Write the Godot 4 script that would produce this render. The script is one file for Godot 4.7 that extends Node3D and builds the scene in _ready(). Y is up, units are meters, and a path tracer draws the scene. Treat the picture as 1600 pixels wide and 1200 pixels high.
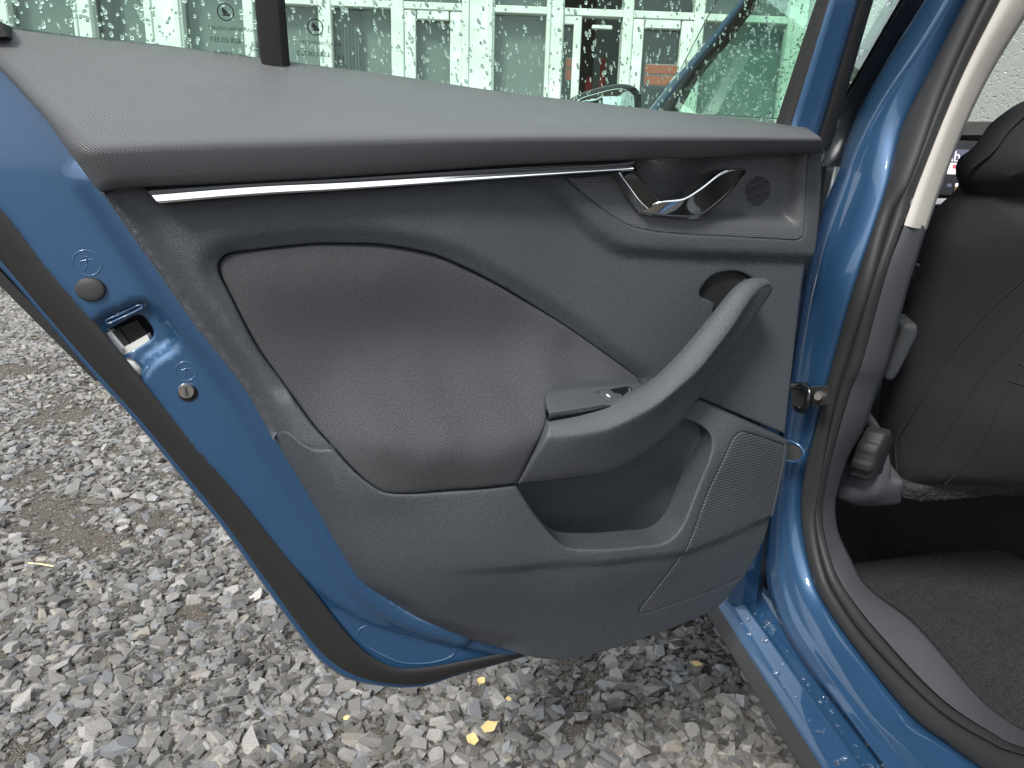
extends Node3D
# A rear car door standing open over gravel, seen from beside the car. Units are metres.
# The door's own axes: x from latch to hinge, y up, z out of the inner face. P() reads tenths of a millimetre.

var rng := RandomNumberGenerator.new()
var mats := {}
var car: Node3D

# ---------------------------------------------------------------- geometry helpers
func P(a: Array) -> PackedVector3Array:
	var o := PackedVector3Array()
	for i in range(0, a.size(), 3):
		o.append(Vector3(a[i], a[i + 1], a[i + 2]) / 10000.0)
	return o

func curve(p: PackedVector3Array, step: float) -> PackedVector3Array:
	var o := PackedVector3Array()
	var n := p.size()
	for i in n - 1:
		var a := p[i]
		var b := p[i + 1]
		var l := a.distance_to(b)
		if l < 1e-6:
			continue
		var ta := (b - p[i - 1]) * (l / maxf(l + a.distance_to(p[i - 1]), 1e-6)) if i > 0 else b - a
		var tb := (p[i + 2] - a) * (l / maxf(l + b.distance_to(p[i + 2]), 1e-6)) if i < n - 2 else b - a
		var k := maxi(1, int(ceil(l / step)))
		for j in k:
			var t := float(j) / k
			var t2 := t * t
			var t3 := t2 * t
			o.append(a * (2 * t3 - 3 * t2 + 1) + ta * (t3 - 2 * t2 + t) + b * (3 * t2 - 2 * t3) + tb * (t3 - t2))
	o.append(p[n - 1])
	return o

func closed(segs: Array, step: float) -> PackedVector3Array:
	var o := PackedVector3Array()
	for s in segs:
		var c := curve(s, step)
		c.remove_at(c.size() - 1)
		o.append_array(c)
	return o

func even(p: PackedVector3Array, n: int) -> PackedVector3Array:
	# n points spread evenly along the smooth curve through p
	var c := curve(p, 0.004)
	var at := PackedFloat32Array([0.0])
	for i in range(1, c.size()):
		at.append(at[i - 1] + c[i].distance_to(c[i - 1]))
	var o := PackedVector3Array()
	var k := 0
	for i in n:
		var d := at[-1] * i / (n - 1)
		while k < c.size() - 2 and at[k + 1] < d:
			k += 1
		o.append(c[k].lerp(c[k + 1], clampf((d - at[k]) / maxf(at[k + 1] - at[k], 1e-9), 0, 1)))
	return o

func flat(p: PackedVector3Array) -> PackedVector2Array:
	var o := PackedVector2Array()
	for q in p:
		o.append(Vector2(q.x, q.y))
	return o

func poly(segs: Array, step := 0.004) -> PackedVector2Array:
	return flat(closed(segs, step))

func area2(p: PackedVector2Array) -> float:
	var a := 0.0
	for i in p.size():
		a += p[i].cross(p[(i + 1) % p.size()])
	return a * 0.5

func dist_line(p: Vector2, l: PackedVector2Array, loop := true) -> float:
	var d := 1e9
	for i in (l.size() if loop else l.size() - 1):
		d = minf(d, p.distance_squared_to(Geometry2D.get_closest_point_to_segment(p, l[i], l[(i + 1) % l.size()])))
	return sqrt(d)

func inside_by(p: Vector2, l: PackedVector2Array) -> float:
	# distance to the outline, positive inside
	return dist_line(p, l) * (1.0 if Geometry2D.is_point_in_polygon(p, l) else -1.0)

func surface_through(pts: Array, stiff := 1e-3) -> Callable:
	# thin-plate spline: the smooth sheet through the given (x, y, z) points
	var c: Array[Vector3] = []
	for p in pts:
		var near := false
		for q in c:
			if Vector2(p.x - q.x, p.y - q.y).length() < 0.003:
				near = true
				break
		if not near:
			c.append(p)
	var n := c.size()
	var m := n + 3
	var a: Array[PackedFloat64Array] = []
	for i in m:
		var row := PackedFloat64Array()
		row.resize(m + 1)
		a.append(row)
	for i in n:
		for j in n:
			var r2 := Vector2(c[i].x - c[j].x, c[i].y - c[j].y).length_squared()
			a[i][j] = r2 * log(r2) if r2 > 1e-12 else stiff
		a[i][n] = 1.0
		a[i][n + 1] = c[i].x
		a[i][n + 2] = c[i].y
		a[n][i] = 1.0
		a[n + 1][i] = c[i].x
		a[n + 2][i] = c[i].y
		a[i][m] = c[i].z
	for k in m:
		var best := k
		for i in range(k + 1, m):
			if absf(a[i][k]) > absf(a[best][k]):
				best = i
		var tmp := a[k]
		a[k] = a[best]
		a[best] = tmp
		for i in range(k + 1, m):
			var f := a[i][k] / a[k][k]
			if f != 0.0:
				for j in range(k, m + 1):
					a[i][j] -= f * a[k][j]
	var w := PackedFloat64Array()
	w.resize(m)
	for k in range(m - 1, -1, -1):
		var s := a[k][m]
		for j in range(k + 1, m):
			s -= a[k][j] * w[j]
		w[k] = s / a[k][k]
	return func(x: float, y: float) -> float:
		var s := w[n] + w[n + 1] * x + w[n + 2] * y
		for i in n:
			var dx := x - c[i].x
			var dy := y - c[i].y
			var r2 := dx * dx + dy * dy
			if r2 > 1e-12:
				s += w[i] * r2 * log(r2)
		return s

func points_of(segs: Array, more := PackedVector3Array()) -> Array:
	var o := []
	for s in segs:
		for p in s:
			o.append(p)
	for p in more:
		o.append(p)
	return o

class Shell:
	var v := PackedVector3Array()
	var uv := PackedVector2Array()
	var idx := PackedInt32Array()
	func add(p: Vector3, t: Vector2) -> int:
		v.append(p)
		uv.append(t)
		return v.size() - 1
	func tri(a: int, b: int, c: int) -> void:
		idx.append(a)
		idx.append(b)
		idx.append(c)
	func mesh(smooth := true) -> ArrayMesh:
		var n := PackedVector3Array()
		n.resize(v.size())
		for i in range(0, idx.size(), 3):
			var f := (v[idx[i + 2]] - v[idx[i]]).cross(v[idx[i + 1]] - v[idx[i]])
			for k in 3:
				n[idx[i + k]] += f
		for i in n.size():
			n[i] = n[i].normalized() if n[i].length_squared() > 1e-24 else Vector3.UP
		var arr := []
		arr.resize(Mesh.ARRAY_MAX)
		arr[Mesh.ARRAY_VERTEX] = v
		if smooth:
			arr[Mesh.ARRAY_NORMAL] = n
		arr[Mesh.ARRAY_TEX_UV] = uv
		arr[Mesh.ARRAY_INDEX] = idx
		var m := ArrayMesh.new()
		m.add_surface_from_arrays(Mesh.PRIMITIVE_TRIANGLES, arr)
		return m

func panel(segs: Array, hf: Callable, cell: float, bev: float, skirt: float, holes := [], hole_skirt := -1.0) -> ArrayMesh:
	# a moulded panel: the sheet hf inside the outline, its rim rounded off by bev and turned back by skirt
	var b := Shell.new()
	var loops := []
	for k in holes.size() + 1:
		var l := flat(closed(segs, cell * 0.8)) if k == 0 else flat(closed(holes[k - 1], cell * 0.8))
		if (area2(l) > 0) != (k == 0):
			l.reverse()
		loops.append(l)
	var hash_ := {}
	var hs := maxf(bev, cell) * 1.6
	for l in loops:
		for p in l:
			var key := Vector2i((p / hs).floor())
			if not hash_.has(key):
				hash_[key] = PackedVector2Array()
			hash_[key].append(p)
	var near := func(p: Vector2) -> float:
		var d := hs
		var key := Vector2i((p / hs).floor())
		for x in [-1, 0, 1]:
			for y in [-1, 0, 1]:
				var h = hash_.get(key + Vector2i(x, y))
				if h != null:
					for q in h:
						d = minf(d, p.distance_to(q))
		return d
	var within := func(p: Vector2) -> bool:
		for k in loops.size():
			if Geometry2D.is_point_in_polygon(p, loops[k]) != (k == 0):
				return false
		return true
	var pts := PackedVector2Array()
	var drop := PackedFloat32Array()
	var rim := []
	for l in loops:
		var first := pts.size()
		for p in l:
			pts.append(p)
			drop.append(bev)
		rim.append([first, l.size()])
	var rim_end := pts.size()
	for f in [0.13, 0.42, 1.0]:
		for l in loops:
			var n: int = l.size()
			for i in n:
				var d: Vector2 = (l[(i + 1) % n] - l[(i + n - 1) % n]).normalized()
				var q: Vector2 = l[i] + Vector2(-d.y, d.x) * bev * f
				if near.call(q) > bev * f * 0.93 and within.call(q):
					pts.append(q)
					drop.append(bev * (1.0 - sqrt(1.0 - (1.0 - f) * (1.0 - f))))
	var lo: Vector2 = loops[0][0]
	var hi := lo
	for p in loops[0]:
		lo = lo.min(p)
		hi = hi.max(p)
	var r := RandomNumberGenerator.new()
	r.seed = 5
	var x := lo.x
	while x < hi.x:
		var y := lo.y
		while y < hi.y:
			var q := Vector2(x + r.randf_range(-0.07, 0.07) * cell, y + r.randf_range(-0.07, 0.07) * cell)
			if within.call(q) and near.call(q) > bev + cell * 0.45:
				pts.append(q)
				drop.append(0.0)
			y += cell
		x += cell
	for i in pts.size():
		b.add(Vector3(pts[i].x, pts[i].y, hf.call(pts[i].x, pts[i].y) - drop[i]), pts[i])
	var t := PackedInt32Array()
	var kept := PackedInt32Array()
	for attempt in 14:
		var moved := pts.duplicate()
		for i in moved.size():
			moved[i] += Vector2(r.randf_range(-1, 1), r.randf_range(-1, 1)) * cell * (0.0005 + 0.004 * attempt)
		t = Geometry2D.triangulate_delaunay(moved)
		# every inner edge must belong to two triangles, or the sheet has a hole
		kept.clear()
		var edges := {}
		for i in range(0, t.size(), 3):
			var p := pts[t[i]]
			var q := pts[t[i + 1]]
			var w := pts[t[i + 2]]
			var inner := maxi(t[i], maxi(t[i + 1], t[i + 2])) >= rim_end and maxf(p.distance_to(q), maxf(q.distance_to(w), w.distance_to(p))) < 2.6 * cell
			if inner or within.call((p + q + w) / 3.0):
				kept.append_array(PackedInt32Array([t[i], t[i + 1], t[i + 2]]))
				for k in 3:
					var e := Vector2i(mini(t[i + k], t[i + (k + 1) % 3]), maxi(t[i + k], t[i + (k + 1) % 3]))
					edges[e] = edges.get(e, 0) + 1
		var open_ := 0
		for e in edges:
			if edges[e] == 1 and e.y >= rim_end:
				open_ += 1
		if open_ == 0:
			break
		if attempt == 13:
			print("open edges ", open_, " at ", loops[0][0])
	t = kept
	for i in range(0, t.size(), 3):
		var a := pts[t[i]]
		var c := pts[t[i + 1]]
		var d := pts[t[i + 2]]
		var ar := (c - a).cross(d - a)
		if absf(ar) < 1e-13:
			continue
		if ar > 0:
			b.tri(t[i], t[i + 2], t[i + 1])
		else:
			b.tri(t[i], t[i + 1], t[i + 2])
	for k in rim.size():
		var depth := skirt if k == 0 or hole_skirt < 0 else hole_skirt
		if depth <= 0:
			continue
		var n: int = rim[k][1]
		var base := b.v.size()
		for i in n:
			b.add(b.v[rim[k][0] + i] - Vector3(0, 0, depth), b.uv[rim[k][0] + i] + Vector2(0, depth))
		for i in n:
			var a: int = rim[k][0] + i
			var c: int = rim[k][0] + (i + 1) % n
			b.tri(a, c, base + i)
			b.tri(c, base + (i + 1) % n, base + i)
	return b.mesh()

func loft_into(b: Shell, rails: Array, face: Vector3, wrap := false) -> void:
	# a sheet through rails that have the same number of points; face tells which side is the outside (zero: away from the middle)
	var n: int = rails[0].size()
	var m := rails.size()
	var base := b.v.size()
	var mid := Vector3.ZERO
	for rail in rails:
		for p in rail:
			mid += p / (n * m)
	var across := 0.0
	for j in m:
		if j > 0:
			across += rails[j][n / 2].distance_to(rails[j - 1][n / 2])
		var along := 0.0
		for i in n:
			if i > 0:
				along += rails[j][i].distance_to(rails[j][i - 1])
			b.add(rails[j][i], Vector2(along, across))
	var s := 0.0
	var tris := PackedInt32Array()
	for j in (m if wrap else m - 1):
		var k := (j + 1) % m
		for i in n - 1:
			var a := base + j * n + i
			var c := base + k * n + i
			for q in [[a, c, a + 1], [a + 1, c, c + 1]]:
				tris.append_array(PackedInt32Array(q))
				var f := (b.v[q[2]] - b.v[q[0]]).cross(b.v[q[1]] - b.v[q[0]])
				s += f.dot(face if face != Vector3.ZERO else ((b.v[q[0]] + b.v[q[1]] + b.v[q[2]]) / 3.0 - mid))
	for i in range(0, tris.size(), 3):
		if s >= 0:
			b.tri(tris[i], tris[i + 1], tris[i + 2])
		else:
			b.tri(tris[i], tris[i + 2], tris[i + 1])

func loft(rails: Array, face := Vector3.ZERO, wrap := false) -> ArrayMesh:
	var b := Shell.new()
	loft_into(b, rails, face, wrap)
	return b.mesh()

func bead(a: PackedVector3Array, c: PackedVector3Array, n: int, bulge: Vector3, k := 7) -> Array:
	# rails of a half-round strip between two edges
	var ra := even(a, n)
	var rc := even(c, n)
	var out := []
	for j in k + 1:
		var th := PI * j / k
		var rail := PackedVector3Array()
		for i in n:
			rail.append(ra[i].lerp(rc[i], 0.5 - 0.5 * cos(th)) + bulge * sin(th))
		out.append(rail)
	return out

func tube_into(b: Shell, path: PackedVector3Array, r: float, up: Vector3, sides := 8, loop := false) -> void:
	var rails := []
	for j in sides + 1:
		rails.append(PackedVector3Array())
	var n := path.size()
	for i in n + (1 if loop else 0):
		var p := path[i % n]
		var d := (path[(i + 1) % n] - path[(i + n - 1) % n]) if loop else (path[mini(i + 1, n - 1)] - path[maxi(i - 1, 0)])
		var x := d.cross(up).normalized()
		var y := x.cross(d).normalized()
		for j in sides + 1:
			var t := TAU * j / sides
			rails[j].append(p + (x * cos(t) + y * sin(t)) * r)
	var base := b.v.size()
	loft_into(b, rails, Vector3.ZERO)

func tube(path: PackedVector3Array, r: float, up := Vector3.BACK, loop := false) -> ArrayMesh:
	var b := Shell.new()
	tube_into(b, path, r, up, 8, loop)
	return b.mesh()

func slab(c: PackedVector3Array, thick: Vector3) -> ArrayMesh:
	# a sheet of the four corners c and the same four moved by thick
	var b := Shell.new()
	var d := PackedVector3Array()
	for p in c:
		d.append(p + thick)
	quad(b, c[0], c[1], c[2], c[3], -thick)
	quad(b, d[0], d[1], d[2], d[3], thick)
	var mid := (c[0] + c[2]) * 0.5 + thick * 0.5
	for i in 4:
		var j := (i + 1) % 4
		quad(b, c[i], c[j], d[j], d[i], (c[i] + c[j] + thick) * 0.5 - mid)
	return b.mesh()

func quad(b: Shell, p: Vector3, q: Vector3, r: Vector3, s: Vector3, face: Vector3) -> void:
	var l := p.distance_to(q)
	var h := q.distance_to(r)
	var a := b.add(p, Vector2(0, 0))
	b.add(q, Vector2(l, 0))
	b.add(r, Vector2(l, h))
	b.add(s, Vector2(0, h))
	if (r - p).cross(q - p).dot(face) >= 0:
		b.tri(a, a + 1, a + 2)
		b.tri(a, a + 2, a + 3)
	else:
		b.tri(a, a + 2, a + 1)
		b.tri(a, a + 3, a + 2)

func box_into(b: Shell, at: Vector3, size: Vector3, bev := 0.0) -> void:
	# a box, its upright corners and rims cut off by bev
	var h := size * 0.5
	var e := minf(bev, minf(h.x, minf(h.y, h.z)) * 0.9)
	var rings := []
	for lv in [[-h.y, e], [-h.y + e, 0.0], [h.y - e, 0.0], [h.y, e]]:
		var x: float = h.x - lv[1]
		var z: float = h.z - lv[1]
		rings.append([Vector3(x - e, lv[0], z), Vector3(x, lv[0], z - e), Vector3(x, lv[0], -z + e), Vector3(x - e, lv[0], -z), Vector3(-x + e, lv[0], -z), Vector3(-x, lv[0], -z + e), Vector3(-x, lv[0], z - e), Vector3(-x + e, lv[0], z)])
	for k in 3:
		for i in 8:
			var j := (i + 1) % 8
			var p: Vector3 = rings[k][i]
			var q: Vector3 = rings[k][j]
			var r: Vector3 = rings[k + 1][j]
			var s: Vector3 = rings[k + 1][i]
			if p.distance_to(q) + r.distance_to(s) > 1e-6:
				quad(b, at + p, at + q, at + r, at + s, (p + q + r + s) * 0.25)
	for k in [0, 3]:
		var f := Vector3(0, 1 if k else -1, 0)
		for i in range(1, 7):
			var a := b.add(at + rings[k][0], Vector2(rings[k][0].x, rings[k][0].z))
			b.add(at + rings[k][i], Vector2(rings[k][i].x, rings[k][i].z))
			b.add(at + rings[k][i + 1], Vector2(rings[k][i + 1].x, rings[k][i + 1].z))
			if (b.v[a + 2] - b.v[a]).cross(b.v[a + 1] - b.v[a]).dot(f) >= 0:
				b.tri(a, a + 1, a + 2)
			else:
				b.tri(a, a + 2, a + 1)

func box(at: Vector3, size: Vector3, bev := 0.0) -> ArrayMesh:
	var b := Shell.new()
	box_into(b, at, size, bev)
	return b.mesh()

# ---------------------------------------------------------------- scene helpers
func part(called: String, mesh: Mesh, mat: Material, parent: Node) -> MeshInstance3D:
	var o := MeshInstance3D.new()
	o.name = called
	o.mesh = mesh
	o.material_override = mat
	parent.add_child(o, true)
	var n := String(o.name)
	if n != called:  # a repeat takes a three-digit number
		var k := 1
		while parent.has_node("%s_%03d" % [called, k]):
			k += 1
		o.name = "%s_%03d" % [called, k]
	return o

func tag(o: Node, label: String, category := "", group := "") -> Node:
	o.set_meta("label", label)
	if category:
		o.set_meta("category", category)
	if group:
		o.set_meta("group", group)
	return o

func copies(called: String, mesh: Mesh, mat: Material, where: Array, parent: Node, tint := PackedColorArray()) -> MultiMeshInstance3D:
	var mm := MultiMesh.new()
	mm.transform_format = MultiMesh.TRANSFORM_3D
	mm.use_colors = tint.size() > 0
	mm.mesh = mesh
	mm.instance_count = where.size()
	for i in where.size():
		mm.set_instance_transform(i, where[i])
		if tint.size():
			mm.set_instance_color(i, tint[i])
	var o := MultiMeshInstance3D.new()
	o.name = called
	o.multimesh = mm
	o.material_override = mat
	o.set_meta("kind", "stuff")
	parent.add_child(o, true)
	return o

func lin(r: float, g: float, b: float, a := 1.0) -> Color:
	var c := Color(r, g, b).linear_to_srgb()
	c.a = a
	return c

func mat(called: String, c: Color, rough: float, metal := 0.0, spec := 0.5) -> StandardMaterial3D:
	var m := StandardMaterial3D.new()
	m.resource_name = called
	m.albedo_color = c
	m.roughness = rough
	m.metallic = metal
	m.metallic_specular = spec
	mats[called] = m
	return m

func picture(n: int, f: Callable) -> ImageTexture:
	var im := Image.create(n, n, false, Image.FORMAT_RGB8)
	for y in n:
		for x in n:
			var g: float = f.call(float(x) / n, float(y) / n)
			im.set_pixel(x, y, Color(g, g, g))
	return ImageTexture.create_from_image(im)

func noise_tex(n: int, freq: float, kind: int, seed_: int, cellular := false, lo := 0.0, hi := 1.0) -> ImageTexture:
	var f := FastNoiseLite.new()
	f.seed = seed_
	f.noise_type = kind
	f.frequency = freq
	f.fractal_octaves = 4
	if cellular:
		f.fractal_type = FastNoiseLite.FRACTAL_NONE
		f.cellular_return_type = FastNoiseLite.RETURN_DISTANCE2_SUB
		f.cellular_jitter = 1.0
	var im := f.get_seamless_image(n, n)
	im.convert(Image.FORMAT_RGB8)
	if lo != 0.0 or hi != 1.0:
		for y in n:
			for x in n:
				var g := lerpf(lo, hi, im.get_pixel(x, y).r)
				im.set_pixel(x, y, Color(g, g, g))
	return ImageTexture.create_from_image(im)

func relief(m: StandardMaterial3D, t: Texture2D, depth_cm: float, per_metre: float) -> StandardMaterial3D:
	m.heightmap_enabled = true
	m.heightmap_texture = t
	m.heightmap_scale = depth_cm
	m.uv1_scale = Vector3(per_metre, per_metre, 1)
	return m

func make_materials() -> void:
	var grain := noise_tex(512, 0.055, FastNoiseLite.TYPE_CELLULAR, 3, true)
	var fine := noise_tex(256, 0.12, FastNoiseLite.TYPE_SIMPLEX, 8)
	var weave := picture(128, func(x, y): 
		var a: float = pow(0.5 + 0.5 * sin(TAU * 8 * (x + y)), 0.7)
		var c: float = 0.5 + 0.5 * sin(TAU * 8 * (x - y))
		return clampf(a * (0.62 + 0.38 * c), 0, 1))
	var weave_shade := picture(128, func(x, y):
		var a: float = pow(0.5 + 0.5 * sin(TAU * 8 * (x + y)), 0.7)
		var c: float = 0.5 + 0.5 * sin(TAU * 8 * (x - y))
		return 0.8 + 0.2 * clampf(a * (0.62 + 0.38 * c), 0, 1))
	var cloth := picture(256, func(x, y): return clampf(0.5 + 0.5 * sin(TAU * 56 * x + 2.0 * sin(TAU * 3 * y)) * sin(TAU * 56 * y), 0, 1))
	var cloth_tone := noise_tex(256, 0.24, FastNoiseLite.TYPE_SIMPLEX, 12, false, 0.62, 1.25)
	var dots := picture(64, func(x, y):
		var row := floorf(y * 4.0)
		var fx := fposmod(x * 4.0 + 0.5 * fposmod(row, 2.0), 1.0) - 0.5
		var fy := fposmod(y * 4.0, 1.0) - 0.5
		return clampf(1.2 - 2.9 * sqrt(fx * fx * 0.8 + fy * fy * 2.2), 0, 1))
	var ribs := picture(64, func(x, y):
		var fx := absf(fposmod(x * 4.0 + 0.5 * floorf(fposmod(y * 4.0, 2.0)), 1.0) - 0.5)
		var fy := absf(fposmod(y * 4.0, 1.0) - 0.5)
		return clampf(smoothstep(0.5, 0.28, fy) * (0.65 + 0.35 * smoothstep(0.5, 0.2, fx)), 0, 1))
	var handled := noise_tex(512, 0.006, FastNoiseLite.TYPE_SIMPLEX, 77, false, 0.72, 1.0)
	var grain_shade := noise_tex(512, 0.055, FastNoiseLite.TYPE_CELLULAR, 3, true, 0.8, 1.3)  # follows the relief: shade in the grain's hollows painted into the colour
	var m0 := relief(mat("grained plastic", lin(0.064, 0.0725, 0.083), 0.5, 0, 0.42), grain, 0.05, 21)
	m0.albedo_texture = grain_shade
	m0.roughness_texture = handled
	m0.roughness = 0.62
	m0 = relief(mat("soft pad", lin(0.108, 0.112, 0.119), 0.5, 0, 0.42), weave, 0.06, 42)
	m0.albedo_texture = weave_shade  # shade between the threads painted into the colour
	var m := relief(mat("seat cloth", lin(0.066, 0.068, 0.073), 0.95, 0, 0.2), cloth, 0.05, 11)
	m.albedo_texture = cloth_tone
	m.rim_enabled = true
	m.rim = 0.35
	m.rim_tint = 0.6
	relief(mat("handle plastic", lin(0.074, 0.08, 0.087), 0.54, 0, 0.42), grain, 0.03, 21)
	m0 = mats["handle plastic"]
	m0.albedo_texture = grain_shade
	relief(mat("dotted plastic", lin(0.078, 0.083, 0.089), 0.42, 0, 0.5), dots, 0.09, 78)
	m0 = mats["dotted plastic"]
	m0.uv1_scale = Vector3(78, 139, 1)
	relief(mat("grille plastic", lin(0.055, 0.06, 0.065), 0.5, 0, 0.45), ribs, 0.12, 75)
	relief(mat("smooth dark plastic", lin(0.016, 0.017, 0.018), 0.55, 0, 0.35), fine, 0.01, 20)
	relief(mat("console plastic", lin(0.05, 0.056, 0.06), 0.45, 0, 0.45), fine, 0.01, 30)
	mat("gloss black", lin(0.008, 0.009, 0.01), 0.12)
	mat("black void", lin(0.004, 0.004, 0.004), 0.9)  # near-black colour that paints the depth of holes
	mat("chrome", lin(0.86, 0.87, 0.88), 0.09, 1.0)
	m = mat("chrome lever", lin(0.6, 0.61, 0.61), 0.06, 1.0)
	mat("zinc", lin(0.78, 0.78, 0.75), 0.4, 0.5)
	mat("dark steel", lin(0.16, 0.15, 0.14), 0.35, 0.8)
	mat("steel", lin(0.5, 0.49, 0.46), 0.32, 0.9)
	m = mat("blue paint", lin(0.019, 0.068, 0.152), 0.5, 0.4)
	m.clearcoat_enabled = true
	m.clearcoat = 1.0
	m.clearcoat_roughness = 0.04
	relief(m, fine, 0.003, 30)
	relief(mat("rubber", lin(0.017, 0.017, 0.0172), 0.6, 0, 0.4), fine, 0.01, 40)
	relief(mat("rubber seal", lin(0.026, 0.0265, 0.0275), 0.55, 0, 0.45), fine, 0.01, 40)
	relief(mat("black cap", lin(0.035, 0.037, 0.038), 0.5, 0, 0.4), fine, 0.01, 40)
	relief(mat("cladding", lin(0.042, 0.043, 0.045), 0.55, 0, 0.45), fine, 0.03, 14)
	relief(mat("pale trim", lin(0.47, 0.45, 0.415), 0.75, 0, 0.3), weave, 0.02, 70)
	relief(mat("dark trim", lin(0.062, 0.065, 0.072), 0.6, 0, 0.4), grain, 0.04, 20)
	m = relief(mat("chair cloth", lin(0.04, 0.042, 0.044), 0.9, 0, 0.2), cloth, 0.04, 11)
	m.rim_enabled = true
	m.rim = 0.3
	m = relief(mat("side vinyl", lin(0.024, 0.0262, 0.029), 0.75, 0, 0.3), cloth, 0.03, 13)
	m.albedo_texture = cloth_tone
	m.rim_enabled = true
	m.rim = 0.2
	var pile := noise_tex(256, 0.2, FastNoiseLite.TYPE_VALUE, 21, false, 0.6, 1.0)
	m = relief(mat("carpet", lin(0.04, 0.04, 0.04), 1.0, 0, 0.1), pile, 0.25, 8)
	m.albedo_texture = pile
	m = relief(mat("mat carpet", lin(0.06, 0.0605, 0.062), 1.0, 0, 0.1), pile, 0.14, 9)
	m.albedo_texture = pile
	mat("seam", lin(0.012, 0.012, 0.012), 0.9)
	m = mat("tinted glass", lin(0.7, 0.97, 0.82, 0.0), 0.0)
	m.refraction_enabled = true
	m.refraction_scale = 0.05
	m = mat("clear glass", lin(0.9, 0.96, 0.93, 0.0), 0.0)
	m.refraction_enabled = true
	m.refraction_scale = 0.05
	m = mat("pane", lin(0.02, 0.03, 0.03, 0.25), 0.0)
	m.transparency = BaseMaterial3D.TRANSPARENCY_ALPHA
	m = mat("water", lin(1, 1, 1, 0.0), 0.0)
	m.refraction_enabled = true
	m.refraction_scale = 0.033
	mat("mirror", lin(0.75, 0.8, 0.78), 0.02, 1.0)
	mat("print", lin(0.01, 0.014, 0.014), 0.8)
	mat("white print", lin(0.55, 0.55, 0.55), 0.6)
	var wall_tone := noise_tex(256, 0.02, FastNoiseLite.TYPE_SIMPLEX, 31, false, 0.86, 1.0)
	m = mat("white paint", lin(0.88, 0.88, 0.85), 0.45)
	m.albedo_texture = wall_tone
	m.uv1_scale = Vector3(0.5, 0.5, 1)
	m = relief(mat("render", lin(0.3, 0.31, 0.28), 0.9), pile, 0.4, 2)
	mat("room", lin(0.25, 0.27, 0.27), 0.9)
	mat("reflection_folds", lin(0.4, 0.42, 0.42), 0.9)
	mat("reflection_board", lin(0.45, 0.5, 0.49), 0.9)  # tone of the houses and sky mirrored in the panes
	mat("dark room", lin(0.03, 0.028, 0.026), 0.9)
	mat("orange", lin(0.9, 0.17, 0.03), 0.6)
	mat("red cloth", lin(0.25, 0.012, 0.015), 0.8)
	mat("roof tile", lin(0.12, 0.1, 0.09), 0.8)
	m = mat("screen", lin(0.01, 0.01, 0.012), 0.15)
	m = mat("screen lit", lin(0.1, 0.1, 0.14), 0.2)
	m.emission_enabled = true
	m.emission = lin(0.10, 0.10, 0.16)
	m.emission_energy_multiplier = 0.6
	m = mat("screen white", lin(0.5, 0.5, 0.5), 0.2)
	m.emission_enabled = true
	m.emission = lin(0.75, 0.7, 0.75)
	m.emission_energy_multiplier = 0.8
	m = mat("screen red", lin(0.5, 0.05, 0.08), 0.2)
	m.emission_enabled = true
	m.emission = lin(0.7, 0.12, 0.16)
	m.emission_energy_multiplier = 0.7
	m = mat("yellow leaf", lin(0.74, 0.57, 0.25), 0.6)
	m.backlight_enabled = true
	m.backlight = lin(0.4, 0.3, 0.08)
	mat("straw", lin(0.6, 0.5, 0.28), 0.7)

# ---------------------------------------------------------------- the scene
func _ready() -> void:
	rng.seed = 11
	var cam := Camera3D.new()
	cam.name = "camera"
	cam.keep_aspect = Camera3D.KEEP_HEIGHT
	cam.fov = 55.311
	cam.near = 0.02
	cam.far = 400.0
	cam.transform = Transform3D(Basis(Vector3(0.995354,0.028178,0.092069), Vector3(-0.002250,0.962764,-0.270333), Vector3(-0.096258,0.268870,0.958355)), Vector3(0.000000,1.020000,0.000000))
	add_child(cam)
	cam.current = true
	var we := WorldEnvironment.new()
	we.name = "daylight"
	var env := Environment.new()
	env.background_mode = Environment.BG_SKY
	var sky := Sky.new()
	sky.sky_material = overcast()
	env.sky = sky
	env.tonemap_mode = Environment.TONE_MAPPER_LINEAR
	env.tonemap_exposure = 1.9
	env.background_energy_multiplier = 0.9
	env.sdfgi_enabled = true
	env.ssao_enabled = true
	env.ssil_enabled = true
	we.environment = env
	add_child(we)
	var sun := DirectionalLight3D.new()
	sun.name = "sun"
	sun.light_color = Color(1.0, 0.985, 0.955)
	sun.light_energy = 0.8
	sun.light_angular_distance = 14.0
	sun.shadow_enabled = true
	sun.look_at_from_position(Vector3(-2.4, 4.2, 3.6), Vector3.ZERO)
	add_child(sun)

	make_materials()
	build_ground()
	build_house()
	build_car()
	build_leaves()

func overcast() -> PanoramaSkyMaterial:
	var n := FastNoiseLite.new()
	n.seed = 4
	n.frequency = 0.9
	n.fractal_octaves = 5
	var im := Image.create(512, 256, false, Image.FORMAT_RGBF)
	for y in 256:
		var el := PI * (0.5 - (y + 0.5) / 256.0)
		for x in 512:
			var az := TAU * (x + 0.5) / 512.0
			var d := Vector3(cos(el) * sin(az), sin(el), cos(el) * cos(az))
			var c := n.get_noise_3dv(Vector3(d.x, d.y * 2.4, d.z) * 2.0)
			var g := (0.86 + 0.22 * maxf(d.y, 0)) * (1.0 + 0.28 * c)
			if el < 0:
				g = 0.4
			im.set_pixel(x, y, Color(g * 0.945, g * 0.995, g * 1.075))
	var m := PanoramaSkyMaterial.new()
	m.panorama = ImageTexture.create_from_image(im)
	return m

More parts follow.
